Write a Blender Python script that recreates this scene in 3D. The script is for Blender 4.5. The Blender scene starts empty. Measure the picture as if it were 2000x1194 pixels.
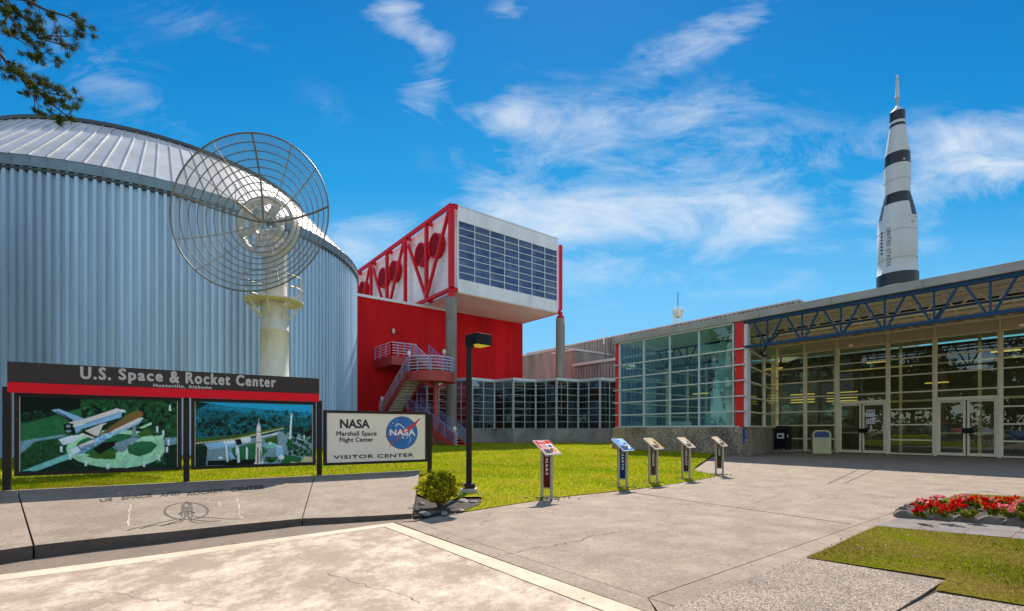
import bpy, bmesh, math, random
import numpy as np
from mathutils import Vector, Matrix
R = math.radians
rnd = random.Random(7)
scene = bpy.context.scene
COL = scene.collection

# ------------------------------------------------------------------ camera
F, H, HZ, CX = 940.0, 1.2, 840.0, 1000.0
cam = bpy.data.objects.new('camera', bpy.data.cameras.new('camera'))
COL.objects.link(cam)
cam.location = (0, 0, H)
cam.rotation_euler = (R(90), 0, 0)
cam.data.sensor_width = 36
cam.data.lens = 36 * F / 2000
cam.data.shift_y = (HZ - 597) / 2000
cam.data.clip_end = 5000
cam.data.clip_start = 0.05
scene.camera = cam

# ------------------------------------------------------------------ light
SUN_EL, SUN_AZ = 49.0, 9.0           # azimuth from +Y towards +X
sun = bpy.data.objects.new('sun', bpy.data.lights.new('sun', 'SUN'))
COL.objects.link(sun)
sun.data.energy = 4.8
sun.data.angle = R(0.5)
sun.data.color = (1.0, 0.90, 0.77)
sd = Vector((math.sin(R(SUN_AZ)) * math.cos(R(SUN_EL)), math.cos(R(SUN_AZ)) * math.cos(R(SUN_EL)), math.sin(R(SUN_EL))))
sun.rotation_euler = sd.to_track_quat('Z', 'Y').to_euler()
sun.location = (0, 0, 60)
scene.view_settings.view_transform = 'Standard'
scene.view_settings.look = 'None'
scene.view_settings.exposure = 0.68
scene.view_settings.gamma = 1.0
scene.render.film_transparent = False

# ------------------------------------------------------------------ world: sky and cirrus
world = bpy.data.worlds.new('World')
scene.world = world
world.use_nodes = True
wt = world.node_tree
for n in list(wt.nodes):
    wt.nodes.remove(n)
def wn(t, **kw):
    n = wt.nodes.new(t)
    for k, v in kw.items():
        setattr(n, k, v)
    return n
def wm(op, a, b=None, c=None, clamp=False):
    n = wn('ShaderNodeMath', operation=op, use_clamp=clamp)
    for i, v in enumerate((a, b, c)):
        if v is None: continue
        if isinstance(v, (int, float)): n.inputs[i].default_value = v
        else: wt.links.new(v, n.inputs[i])
    return n.outputs[0]
sky = wn('ShaderNodeTexSky', sky_type='NISHITA', sun_disc=False)
sky.sun_elevation = R(SUN_EL)
sky.sun_rotation = R(SUN_AZ)
sky.air_density = 1.0
sky.dust_density = 0.15
sky.ozone_density = 2.0
hs = wn('ShaderNodeHueSaturation')
hs.inputs['Saturation'].default_value = 1.28
hs.inputs['Hue'].default_value = 0.485
wt.links.new(sky.outputs[0], hs.inputs['Color'])
tc = wn('ShaderNodeTexCoord')
sp_ = wn('ShaderNodeSeparateXYZ')
wt.links.new(tc.outputs['Generated'], sp_.inputs[0])
yy = wm('MAXIMUM', sp_.outputs[1], 0.12)
cu = wm('DIVIDE', sp_.outputs[0], yy)
cv = wm('DIVIDE', sp_.outputs[2], yy)
cb = wn('ShaderNodeCombineXYZ')
wt.links.new(cu, cb.inputs[0]); wt.links.new(cv, cb.inputs[1])
blobs = [  # px, py, a, b, angle(deg, rising right +), weight
    (775, 20, 85, 60, -20, .95), (820, 78, 75, 42, -10, .95), (840, 150, 120, 70, 50, .8), (995, 20, 60, 45, -20, .5),
    (1000, 235, 260, 130, 10, .5), (1010, 225, 90, 60, -15, .5), (1160, 290, 300, 130, 10, .42),
    (1370, 75, 230, 60, 24, .85), (1340, 235, 330, 110, 8, .55), (1450, 335, 420, 90, 12, .55),
    (1865, 345, 230, 90, 18, 1.1), (1900, 290, 320, 120, 5, .6), (1380, 415, 430, 75, 3, 1.0), (1120, 405, 200, 80, 5, .8),
    (1440, 445, 170, 55, 18, .8), (230, 170, 430, 130, -30, .30), (390, 50, 220, 70, -20, .25), (700, 480, 180, 80, 10, .95),
    (950, 395, 130, 65, 0, .8), (1150, 500, 560, 170, 0, .42), (650, 215, 120, 50, -30, .18), (1750, 480, 500, 90, 10, .3),
    (1960, 270, 200, 60, 0, .4), (40, 120, 250, 90, 0, .12)]
acc = None
for (px, py, a, b, ang, wgt) in blobs:
    mp = wn('ShaderNodeMapping', vector_type='TEXTURE')
    mp.inputs['Location'].default_value = ((px - CX) / F, (HZ - py) / F, 0)
    mp.inputs['Rotation'].default_value = (0, 0, R(ang))
    mp.inputs['Scale'].default_value = (a / F, b / F, 1)
    wt.links.new(cb.outputs[0], mp.inputs['Vector'])
    g = wn('ShaderNodeTexGradient', gradient_type='SPHERICAL')
    wt.links.new(mp.outputs[0], g.inputs[0])
    t = wm('MULTIPLY', g.outputs['Fac'], wgt)
    acc = t if acc is None else wm('ADD', acc, t)
mp = wn('ShaderNodeMapping')
mp.inputs['Rotation'].default_value = (0, 0, R(-16))
mp.inputs['Scale'].default_value = (3.0, 7.0, 1)
wt.links.new(cb.outputs[0], mp.inputs['Vector'])
n1 = wn('ShaderNodeTexNoise'); n1.inputs['Scale'].default_value = 1.5; n1.inputs['Detail'].default_value = 9
n1.inputs['Roughness'].default_value = .62; n1.inputs['Distortion'].default_value = .35
wt.links.new(mp.outputs[0], n1.inputs['Vector'])
n2 = wn('ShaderNodeTexNoise'); n2.inputs['Scale'].default_value = 7; n2.inputs['Detail'].default_value = 7; n2.inputs['Roughness'].default_value = .65
wt.links.new(cb.outputs[0], n2.inputs['Vector'])
n3 = wn('ShaderNodeTexNoise'); n3.inputs['Scale'].default_value = 4.2; n3.inputs['Detail'].default_value = 10; n3.inputs['Roughness'].default_value = .68; n3.inputs['Distortion'].default_value = 1.2
mp3 = wn('ShaderNodeMapping'); mp3.inputs['Rotation'].default_value = (0, 0, R(-20)); mp3.inputs['Scale'].default_value = (.8, 1.9, 1)
wt.links.new(cb.outputs[0], mp3.inputs['Vector']); wt.links.new(mp3.outputs[0], n3.inputs['Vector'])
nz = wm('ADD', wm('MULTIPLY', n1.outputs['Fac'], .42), wm('MULTIPLY', n3.outputs['Fac'], .58))
front = wm('MULTIPLY_ADD', sp_.outputs[1], 6.0, -0.6, clamp=True)
# a cloud shows where the grain rises above a threshold that falls towards each cloud's middle
cl = wm('ADD', wm('MULTIPLY_ADD', nz, 3.0, -1.62), wm('MULTIPLY', wm('MINIMUM', acc, 1.0), .72))
cl = wm('MULTIPLY', cl, wm('MULTIPLY', acc, 2.6, clamp=True), clamp=True)
cl = wm('MULTIPLY', wm('MULTIPLY', wm('POWER', cl, 1.1), .80), front, clamp=True)
# added bright cloud behind the camera, lights shaded fronts and shows in reflections
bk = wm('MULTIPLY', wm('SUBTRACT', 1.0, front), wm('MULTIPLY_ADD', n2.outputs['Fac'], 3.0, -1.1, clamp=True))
# deep blue of the clear air ahead, by elevation
rp = wn('ShaderNodeValToRGB')
el_ = rp.color_ramp.elements
el_[0].position = .05; el_[0].color = (.26, .62, .95, 1)
el_[1].position = .95; el_[1].color = (.0, .185, .56, 1)
for p_, c_ in ((.28, (.15, .53, .91, 1)), (.50, (.014, .335, .75, 1)), (.72, (.001, .24, .64, 1))):
    e_ = el_.new(p_); e_.color = c_
wt.links.new(cv, rp.inputs[0])
vs_k = wn('ShaderNodeVectorMath', operation='SCALE'); vs_k.inputs['Scale'].default_value = 5.7
wt.links.new(rp.outputs[0], vs_k.inputs[0])
m0 = wn('ShaderNodeMix', data_type='RGBA')
wt.links.new(wm('MULTIPLY', front, .93), m0.inputs[0]); wt.links.new(hs.outputs[0], m0.inputs[6]); wt.links.new(vs_k.outputs[0], m0.inputs[7])
m1 = wn('ShaderNodeMix', data_type='RGBA')
wt.links.new(cl, m1.inputs[0]); wt.links.new(m0.outputs[2], m1.inputs[6]); m1.inputs[7].default_value = (5.0, 5.25, 5.5, 1)
mx = wn('ShaderNodeMix', data_type='RGBA')
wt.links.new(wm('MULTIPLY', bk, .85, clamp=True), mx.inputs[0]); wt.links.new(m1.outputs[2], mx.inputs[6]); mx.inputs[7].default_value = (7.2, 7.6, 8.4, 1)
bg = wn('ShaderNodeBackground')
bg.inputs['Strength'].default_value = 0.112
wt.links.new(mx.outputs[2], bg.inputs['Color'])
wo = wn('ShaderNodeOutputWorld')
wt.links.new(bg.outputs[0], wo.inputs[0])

# ------------------------------------------------------------------ materials
def mat(name, col, rough=.6, metal=0.0, var=.12, scale=2.5, bump=0.0, bscale=60.0, col2=None, streak=0.0, spec=.5, coat=0.0, coords='Object', speck=0.0, sscale=180.0):
    m = bpy.data.materials.new(name); m.use_nodes = True
    nt = m.node_tree; b = nt.nodes['Principled BSDF']
    b.inputs['Roughness'].default_value = rough
    b.inputs['Metallic'].default_value = metal
    b.inputs['Specular IOR Level'].default_value = spec
    b.inputs['Coat Weight'].default_value = coat
    tc = nt.nodes.new('ShaderNodeTexCoord')
    src = tc.outputs[coords]
    n = nt.nodes.new('ShaderNodeTexNoise'); n.inputs['Scale'].default_value = scale; n.inputs['Detail'].default_value = 8; n.inputs['Roughness'].default_value = .62
    mpn = nt.nodes.new('ShaderNodeMapping')
    if streak: mpn.inputs['Scale'].default_value = (1, 1, streak)
    nt.links.new(src, mpn.inputs[0]); nt.links.new(mpn.outputs[0], n.inputs['Vector'])
    rmp = nt.nodes.new('ShaderNodeValToRGB')
    c = np.array(col[:3]); c2 = np.array(col2[:3]) if col2 is not None else c * (1 - var * 1.3)
    rmp.color_ramp.elements[0].position = .32; rmp.color_ramp.elements[0].color = (*c2, 1)
    rmp.color_ramp.elements[1].position = .68; rmp.color_ramp.elements[1].color = (*np.minimum(c * (1 + var * .7), .95), 1)
    nt.links.new(n.outputs['Fac'], rmp.inputs[0])
    out = rmp.outputs[0]
    if speck:
        n3 = nt.nodes.new('ShaderNodeTexNoise'); n3.inputs['Scale'].default_value = sscale; n3.inputs['Detail'].default_value = 3
        nt.links.new(src, n3.inputs['Vector'])
        r3 = nt.nodes.new('ShaderNodeMapRange'); r3.inputs[1].default_value = .35; r3.inputs[2].default_value = .65
        r3.inputs[3].default_value = 1 - speck; r3.inputs[4].default_value = 1 + speck
        nt.links.new(n3.outputs['Fac'], r3.inputs[0])
        mm = nt.nodes.new('ShaderNodeVectorMath'); mm.operation = 'SCALE'
        nt.links.new(out, mm.inputs[0]); nt.links.new(r3.outputs[0], mm.inputs['Scale'])
        out = mm.outputs[0]
    nt.links.new(out, b.inputs['Base Color'])
    if bump:
        nb = nt.nodes.new('ShaderNodeTexNoise'); nb.inputs['Scale'].default_value = bscale; nb.inputs['Detail'].default_value = 5
        nt.links.new(src, nb.inputs['Vector'])
        bp = nt.nodes.new('ShaderNodeBump'); bp.inputs['Strength'].default_value = bump; bp.inputs['Distance'].default_value = .02
        nt.links.new(nb.outputs['Fac'], bp.inputs['Height']); nt.links.new(bp.outputs[0], b.inputs['Normal'])
    return m

def concrete(name, col, dark, pale, blot=.55, cracks=True, speck=.16, streaks=(1, 1, 1), cs=.35):
    m = bpy.data.materials.new(name); m.use_nodes = True
    nt = m.node_tree; b = nt.nodes['Principled BSDF']; L = nt.links.new
    b.inputs['Roughness'].default_value = .85; b.inputs['Specular IOR Level'].default_value = .3
    g = nt.nodes.new('ShaderNodeNewGeometry'); src = g.outputs['Position']
    mp = nt.nodes.new('ShaderNodeMapping'); mp.inputs['Scale'].default_value = streaks; mp.inputs['Rotation'].default_value = (0, 0, R(-38))
    L(src, mp.inputs[0])
    def noise(s, d, r=.6, v=None, dist=0):
        n = nt.nodes.new('ShaderNodeTexNoise'); n.inputs['Scale'].default_value = s; n.inputs['Detail'].default_value = d
        n.inputs['Roughness'].default_value = r; n.inputs['Distortion'].default_value = dist; L(v or src, n.inputs['Vector']); return n.outputs['Fac']
    def ramp(f, p0, p1, c0, c1):
        r = nt.nodes.new('ShaderNodeValToRGB'); r.color_ramp.elements[0].position = p0; r.color_ramp.elements[1].position = p1
        r.color_ramp.elements[0].color = (*c0, 1); r.color_ramp.elements[1].color = (*c1, 1); L(f, r.inputs[0]); return r.outputs[0]
    def mixc(f, a, bb, mode='MIX'):
        x = nt.nodes.new('ShaderNodeMix'); x.data_type = 'RGBA'; x.blend_type = mode
        if isinstance(f, float): x.inputs[0].default_value = f
        else: L(f, x.inputs[0])
        for i, q in ((6, a), (7, bb)):
            if isinstance(q, tuple): x.inputs[i].default_value = (*q, 1)
            else: L(q, x.inputs[i])
        return x.outputs[2]
    base = ramp(noise(1.2, 14, .80, mp.outputs[0]), .30, .68, dark, col)
    pl = ramp(noise(1.9, 14, .80, mp.outputs[0]), .46, .46 + .20, (0, 0, 0), (1, 1, 1))
    sep = nt.nodes.new('ShaderNodeMath'); sep.operation = 'MULTIPLY'; sep.inputs[1].default_value = blot; L(pl, sep.inputs[0])
    c = mixc(sep.outputs[0], base, pale)
    sp = ramp(noise(95, 4, .7), .3, .7, (1 - speck,) * 3, (1 + speck * .6,) * 3)
    c = mixc(1.0, c, sp, 'MULTIPLY')
    fg = ramp(noise(26, 8, .8), .30, .70, (1 - speck * 1.1,) * 3, (1 + speck * .9,) * 3)
    c = mixc(1.0, c, fg, 'MULTIPLY')
    sm = ramp(noise(7, 8, .8), .30, .42, (.66, .63, .60), (1, 1, 1))
    c = mixc(1.0, c, sm, 'MULTIPLY')
    if cracks:
        v = nt.nodes.new('ShaderNodeTexVoronoi'); v.feature = 'DISTANCE_TO_EDGE'; v.inputs['Scale'].default_value = cs
        wv = nt.nodes.new('ShaderNodeVectorMath'); wv.operation = 'ADD'
        nn = nt.nodes.new('ShaderNodeTexNoise'); nn.inputs['Scale'].default_value = 2.2; nn.inputs['Detail'].default_value = 6
        L(src, nn.inputs['Vector']); sc = nt.nodes.new('ShaderNodeVectorMath'); sc.operation = 'SCALE'; sc.inputs['Scale'].default_value = .8
        L(nn.outputs['Color'], sc.inputs[0]); L(src, wv.inputs[0]); L(sc.outputs[0], wv.inputs[1]); L(wv.outputs[0], v.inputs['Vector'])
        gate = ramp(noise(.55, 2), .5, .56, (0, 0, 0), (1, 1, 1))
        ck = ramp(v.outputs['Distance'], .0012, .004, (1, 1, 1), (0, 0, 0))
        k = mixc(1.0, ck, gate, 'MULTIPLY')
        c = mixc(k, c, (dark[0] * .42, dark[1] * .4, dark[2] * .38))
    L(c, b.inputs['Base Color'])
    bp = nt.nodes.new('ShaderNodeBump'); bp.inputs['Strength'].default_value = .35; bp.inputs['Distance'].default_value = .01
    L(noise(70, 6, .7), bp.inputs['Height']); L(bp.outputs[0], b.inputs['Normal'])
    return m

def glass(name, tint, refl=.12, rough=.0, wob=.02, gcol=(.85, .95, .95)):
    m = bpy.data.materials.new(name); m.use_nodes = True
    nt = m.node_tree; L = nt.links.new
    for n in list(nt.nodes): nt.nodes.remove(n)
    o = nt.nodes.new('ShaderNodeOutputMaterial'); mx = nt.nodes.new('ShaderNodeMixShader')
    t = nt.nodes.new('ShaderNodeBsdfTransparent'); t.inputs[0].default_value = (*tint, 1)
    gl = nt.nodes.new('ShaderNodeBsdfGlossy'); gl.inputs['Roughness'].default_value = rough; gl.inputs[0].default_value = (*gcol, 1)
    fr = nt.nodes.new('ShaderNodeFresnel'); fr.inputs[0].default_value = 1.5
    ad = nt.nodes.new('ShaderNodeMath'); ad.operation = 'ADD'; ad.inputs[1].default_value = refl; ad.use_clamp = True
    L(fr.outputs[0], ad.inputs[0]); L(ad.outputs[0], mx.inputs[0]); L(t.outputs[0], mx.inputs[1]); L(gl.outputs[0], mx.inputs[2]); L(mx.outputs[0], o.inputs[0])
    if wob:
        tcn = nt.nodes.new('ShaderNodeNewGeometry'); n = nt.nodes.new('ShaderNodeTexNoise'); n.inputs['Scale'].default_value = .9; n.inputs['Detail'].default_value = 2
        L(tcn.outputs['Position'], n.inputs['Vector'])
        bp = nt.nodes.new('ShaderNodeBump'); bp.inputs['Strength'].default_value = wob; bp.inputs['Distance'].default_value = 1.0
        L(n.outputs['Fac'], bp.inputs['Height']); L(bp.outputs[0], gl.inputs['Normal']); L(bp.outputs[0], fr.inputs['Normal'])
    return m

def leafmat(name, c1, c2, trans=.35, pos_scale=None, c3=None, c4=None):
    m = bpy.data.materials.new(name); m.use_nodes = True
    nt = m.node_tree; L = nt.links.new; b = nt.nodes['Principled BSDF']; o = nt.nodes['Material Output']
    g = nt.nodes.new('ShaderNodeNewGeometry')
    r = nt.nodes.new('ShaderNodeValToRGB'); r.color_ramp.elements[0].color = (*c1, 1); r.color_ramp.elements[1].color = (*c2, 1)
    L(g.outputs['Random Per Island'], r.inputs[0]); out = r.outputs[0]
    if c4 is not None:
        n = nt.nodes.new('ShaderNodeTexNoise'); n.inputs['Scale'].default_value = .42; n.inputs['Detail'].default_value = 8; n.inputs['Roughness'].default_value = .7
        L(g.outputs['Position'], n.inputs['Vector'])
        rr = nt.nodes.new('ShaderNodeValToRGB'); rr.color_ramp.elements[0].position = .40; rr.color_ramp.elements[1].position = .58
        rr.color_ramp.elements[0].color = (0, 0, 0, 1); rr.color_ramp.elements[1].color = (.85, .85, .85, 1); L(n.outputs['Fac'], rr.inputs[0])
        x = nt.nodes.new('ShaderNodeMix'); x.data_type = 'RGBA'; L(rr.outputs[0], x.inputs[0]); L(out, x.inputs[6]); x.inputs[7].default_value = (*c4, 1); out = x.outputs[2]
    if c3 is not None:
        n = nt.nodes.new('ShaderNodeTexNoise'); n.inputs['Scale'].default_value = pos_scale or .5; n.inputs['Detail'].default_value = 7; n.inputs['Roughness'].default_value = .65
        L(g.outputs['Position'], n.inputs['Vector'])
        rr = nt.nodes.new('ShaderNodeValToRGB'); rr.color_ramp.elements[0].position = .47; rr.color_ramp.elements[1].position = .72
        rr.color_ramp.elements[0].color = (0, 0, 0, 1); rr.color_ramp.elements[1].color = (1, 1, 1, 1); L(n.outputs['Fac'], rr.inputs[0])
        x = nt.nodes.new('ShaderNodeMix'); x.data_type = 'RGBA'; L(rr.outputs[0], x.inputs[0]); L(out, x.inputs[6]); x.inputs[7].default_value = (*c3, 1); out = x.outputs[2]
    L(out, b.inputs['Base Color']); b.inputs['Roughness'].default_value = .7; b.inputs['Specular IOR Level'].default_value = .0
    t = nt.nodes.new('ShaderNodeBsdfTranslucent'); L(out, t.inputs[0])
    mx = nt.nodes.new('ShaderNodeMixShader'); mx.inputs[0].default_value = trans
    L(b.outputs[0], mx.inputs[1]); L(t.outputs[0], mx.inputs[2]); L(mx.outputs[0], o.inputs[0])
    return m

def emit(name, col, s):
    m = bpy.data.materials.new(name); m.use_nodes = True
    b = m.node_tree.nodes['Principled BSDF']; b.inputs['Base Color'].default_value = (*col, 1)
    b.inputs['Emission Color'].default_value = (*col, 1); b.inputs['Emission Strength'].default_value = s
    return m

def meshmat(name, col, alpha):
    m = bpy.data.materials.new(name); m.use_nodes = True
    nt = m.node_tree; b = nt.nodes['Principled BSDF']; b.inputs['Base Color'].default_value = (*col, 1); b.inputs['Alpha'].default_value = alpha
    b.inputs['Roughness'].default_value = .5; b.inputs['Metallic'].default_value = .3
    return m

MT = {}
MT['drum_wall'] = mat('blue_grey_corrugated_steel', (.48, .655, .85), .5, .0, .22, .8, .05, 20, streak=.06)
MT['drum_roof'] = mat('weathered_pale_roof_steel', (.55, .53, .53), .5, .25, .16, .8, .05, 30)
MT['drum_band'] = mat('slate_blue_gutter_steel', (.20, .27, .32), .5, .3, .15, 1.5)
MT['dark_trim'] = mat('dark_grey_trim', (.06, .07, .08), .5, .2)
MT['red_wall'] = mat('deep_red_painted_siding', (.72, .012, .016), .75, 0, .2, .6, .04, 30, streak=.2, spec=.15)
MT['red_paint'] = mat('red_painted_steel', (.62, .010, .018), .5, 0, .1, 2, spec=.2)
MT['red_bright'] = mat('bright_red_paint', (.66, .012, .012), .4, 0, .06)
MT['rust_red'] = mat('brick_red_painted_steel', (.44, .050, .036), .5, 0, .18, 3)
MT['white_panel'] = mat('weathered_white_panel', (.82, .81, .82), .5, 0, .06, .7, .03, 25, col2=(.62, .62, .63), streak=.25)
MT['white'] = mat('white_paint', (.8, .8, .8), .45, 0, .05)
MT['soffit'] = mat('pale_pink_soffit_panel', (.92, .74, .66), .6, 0, .05, .6)
MT['alu'] = mat('anodised_aluminium', (.62, .64, .64), .38, .4, .06)
MT['cream'] = mat('cream_painted_steel', (.90, .77, .55), .5, 0, .06)
MT['cream_panel'] = mat('tan_spandrel_panel', (.66, .52, .38), .5, 0, .06, 1)
MT['deck'] = mat('cream_roof_deck', (.94, .89, .78), .6, 0, .05, 1)
MT['blue_steel'] = mat('blue_painted_steel', (.007, .050, .125), .5, 0, .12, 2, spec=.3)
MT['fascia'] = mat('pale_grey_concrete_fascia', (.36, .34, .31), .75, 0, .16, .9, .1, 50, streak=.4)
MT['agg'] = mat('exposed_aggregate_wall', (.36, .28, .195), .9, 0, .25, .9, .7, 60, col2=(.15, .115, .085), speck=.6, sscale=16, streak=.6)
MT['grey_base'] = mat('stained_grey_concrete_base', (.33, .32, .31), .85, 0, .2, .6, .2, 40, col2=(.18, .17, .15))
MT['conc_col'] = mat('grey_concrete_column', (.25, .215, .185), .85, 0, .22, 1.2, .15, 40, streak=.2)
MT['conc_ribbed'] = mat('pinkish_ribbed_concrete', (.34, .305, .275), .9, 0, .25, .5, .4, 20, col2=(.17, .152, .135), streak=.3, speck=.2, sscale=9)
MT['conc_cap'] = mat('white_concrete_cap', (.62, .58, .56), .8, 0, .1)
MT['black'] = mat('black_satin_paint', (.010, .011, .012), .55, 0, .2, spec=.2)
MT['bronze'] = mat('dark_bronze_paint', (.028, .019, .015), .55, 0, .12, spec=.2)
MT['bronze_mid'] = mat('brown_grey_header_paint', (.050, .038, .033), .6, 0, .08, spec=.2)
MT['letter_grey'] = mat('grey_metal_lettering', (.50, .46, .41), .5, .1, .06)
MT['stripe'] = mat('red_header_stripe', (.80, .005, .016), .55, 0, .04, spec=.2)
MT['sign_cream'] = mat('cream_sign_face', (.82, .72, .58), .5, 0, .05, 1.5, spec=.2)
MT['ink'] = mat('black_lettering', (.015, .014, .016), .5, 0, .05)
MT['post_brown'] = mat('brown_grey_square_post', (.026, .020, .017), .6, 0, .1, spec=.15)
MT['dish_beige'] = mat('weathered_cream_steel', (.76, .73, .66), .5, 0, .12, 1.6, .05, 30, col2=(.54, .49, .40), streak=.35)
MT['dish_metal'] = mat('dull_galvanised_tube', (.21, .20, .17), .5, .3, .2, 3)
MT['dish_light'] = mat('pale_galvanised_tube', (.44, .42, .36), .5, .4, .2, 3)
MT['dish_mesh'] = meshmat('fine_wire_mesh', (.32, .36, .38), .36)
MT['rail_white'] = mat('pale_lavender_rail', (.66, .66, .76), .4, .2, .06)
MT['rail_blue'] = mat('periwinkle_blue_rail', (.27, .28, .52), .45, .1, .08)
MT['glass_hall'] = glass('green_tinted_glass', (.36, .64, .62), .03, 0, .003, (.6, .9, .95))
MT['glass_door'] = glass('dark_green_tinted_glass', (.55, .68, .52), .055, 0, .003)
MT['glass_zig'] = glass('dark_gallery_glass', (.42, .55, .55), .13, 0, .004, (.6, .8, .9))
MT['glass_box'] = glass('blue_grey_glass', (.42, .52, .66), .12, 0, .006, (.42, .54, .80))
MT['floor_in'] = mat('grey_floor_inside', (.30, .27, .22), .35, 0, .1)
MT['wall_in'] = mat('grey_green_inner_wall', (.30, .34, .33), .7, 0, .1, .5)
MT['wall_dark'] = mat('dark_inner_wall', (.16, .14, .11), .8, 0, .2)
MT['ceil_lamp'] = emit('warm_ceiling_lamp', (1.0, .70, .14), .42)
MT['lens'] = emit('yellow_lamp_lens', (.85, .62, .10), .10)
MT['rocket_white'] = mat('rocket_white_paint', (.60, .60, .62), .5, 0, .06, .12, 0, 1, col2=(.47, .47, .49), streak=.15)
MT['rocket_black'] = mat('rocket_black_paint', (.010, .011, .013), .4, 0, .2)
MT['rocket_grey'] = mat('rocket_grey_metal', (.40, .40, .40), .45, .3, .1)
MT['stone'] = mat('grey_edging_concrete', (.17, .15, .13), .9, 0, .25, 6, .4, 80, speck=.2)
MT['rubble'] = mat('pale_garden_rock', (.27, .24, .21), .9, 0, .3, 5, .5, 60, speck=.2)
MT['mulch'] = mat('dark_bark_mulch', (.07, .052, .042), .95, 0, .4, 30, 1.0, 120, speck=.5)
MT['paver'] = mat('blue_grey_paver', (.155, .138, .128), .85, 0, .25, 3, .2, 70, speck=.1)
MT['terracotta'] = mat('red_paver_joint', (.30, .11, .07), .9)
MT['inscr'] = mat('dark_carved_concrete', (.045, .040, .036), .95)
MT['relief'] = mat('carved_relief_concrete', (.105, .09, .078), .95, 0, .3, 10)
MT['relief_pale'] = mat('chalky_worn_concrete', (.42, .37, .32), .9, 0, .35, 14, speck=.2, sscale=60)
MT['steel'] = mat('brushed_stand_steel', (.40, .34, .26), .45, .4, .1)
MT['bin_yellow'] = mat('pale_yellow_bin_paint', (.58, .54, .26), .45, 0, .08)
MT['bin_side'] = mat('speckled_grey_bin_side', (.24, .22, .18), .8, 0, .3, 6, .4, 50, speck=.3, sscale=40)
MT['navy'] = mat('navy_blue_paint', (.015, .04, .16), .4, 0, .06)
MT['sign_blue'] = mat('blue_sign_paint', (.012, .09, .30), .4)
MT['bark'] = mat('pine_bark', (.10, .065, .045), .9, 0, .4, 8, .8, 20)
MT['cone'] = mat('dark_pine_cone', (.035, .022, .016), .9, 0, .3, 30)
MT['needles'] = leafmat('pine_needles', (.022, .045, .008), (.13, .14, .018), .35)
MT['bush'] = leafmat('yellow_green_bush_leaves', (.10, .14, .008), (.60, .53, .025), .42)
MT['tree_leaf'] = leafmat('dark_tree_leaves', (.012, .030, .010), (.05, .085, .02), .3)
MT['flower_leaf'] = leafmat('flower_foliage', (.06, .08, .012), (.34, .34, .03), .3)
MT['petal_red'] = leafmat('red_petals', (.55, .004, .008), (.80, .02, .02), .3)
MT['petal_pink'] = leafmat('pink_petals', (.75, .05, .10), (.85, .45, .45), .3)
MT['grass'] = leafmat('lawn_grass', (.15, .23, .002), (.54, .54, .003), .45, .75, (.48, .31, .06), (.12, .26, .003))
MT['grass_dry'] = leafmat('dry_lawn_grass', (.055, .080, .002), (.15, .165, .004), .4, 1.5, (.20, .13, .03), (.06, .105, .002))
MT['lawn'] = mat('lawn_soil_and_thatch', (.21, .25, .004), .95, 0, .3, .7, .6, 60, col2=(.27, .21, .03), spec=0, coords='Object', speck=.35, sscale=25)
MT['lawn_dry'] = mat('dry_lawn_thatch', (.085, .095, .004), .95, 0, .3, 1.3, .6, 60, spec=0, col2=(.15, .10, .03), speck=.35, sscale=40)
MT['asphalt'] = mat('car_park_asphalt', (.06, .058, .055), .9, 0, .2, .5)
MT['soil'] = mat('dark_joint_soil', (.045, .038, .03), 1.0)
MT['ground'] = mat('far_ground', (.12, .13, .05), 1.0, 0, .3, .05)
MT['plaza'] = concrete('brown_grey_plaza_concrete', (.295, .232, .182), (.185, .142, .11), (.46, .38, .31), .5, True, .36, (1, 1, 1))
MT['drive'] = concrete('bleached_driveway_concrete', (.37, .29, .222), (.25, .188, .142), (.76, .645, .52), .78, False, .22, (1, .8, 1))
MT['border'] = concrete('pale_border_concrete', (.58, .47, .35), (.40, .31, .23), (.76, .65, .50), .6, False, .14)
MT['gutter'] = concrete('dark_gutter_concrete', (.21, .163, .128), (.135, .103, .082), (.27, .215, .17), .4, True, .2, (1, 1, 1), .6)
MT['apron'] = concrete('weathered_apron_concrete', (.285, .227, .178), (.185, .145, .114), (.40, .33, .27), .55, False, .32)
MT['apron_face'] = concrete('dark_apron_face', (.11, .087, .07), (.06, .047, .038), (.15, .122, .10), .4, False, .2)  # front face of the apron, darker than its top
MT['pebble'] = mat('pebbled_aggregate_paving', (.50, .41, .33), .9, 0, .15, 2, .9, 90, speck=.55, sscale=55, coords='Object')
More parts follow.
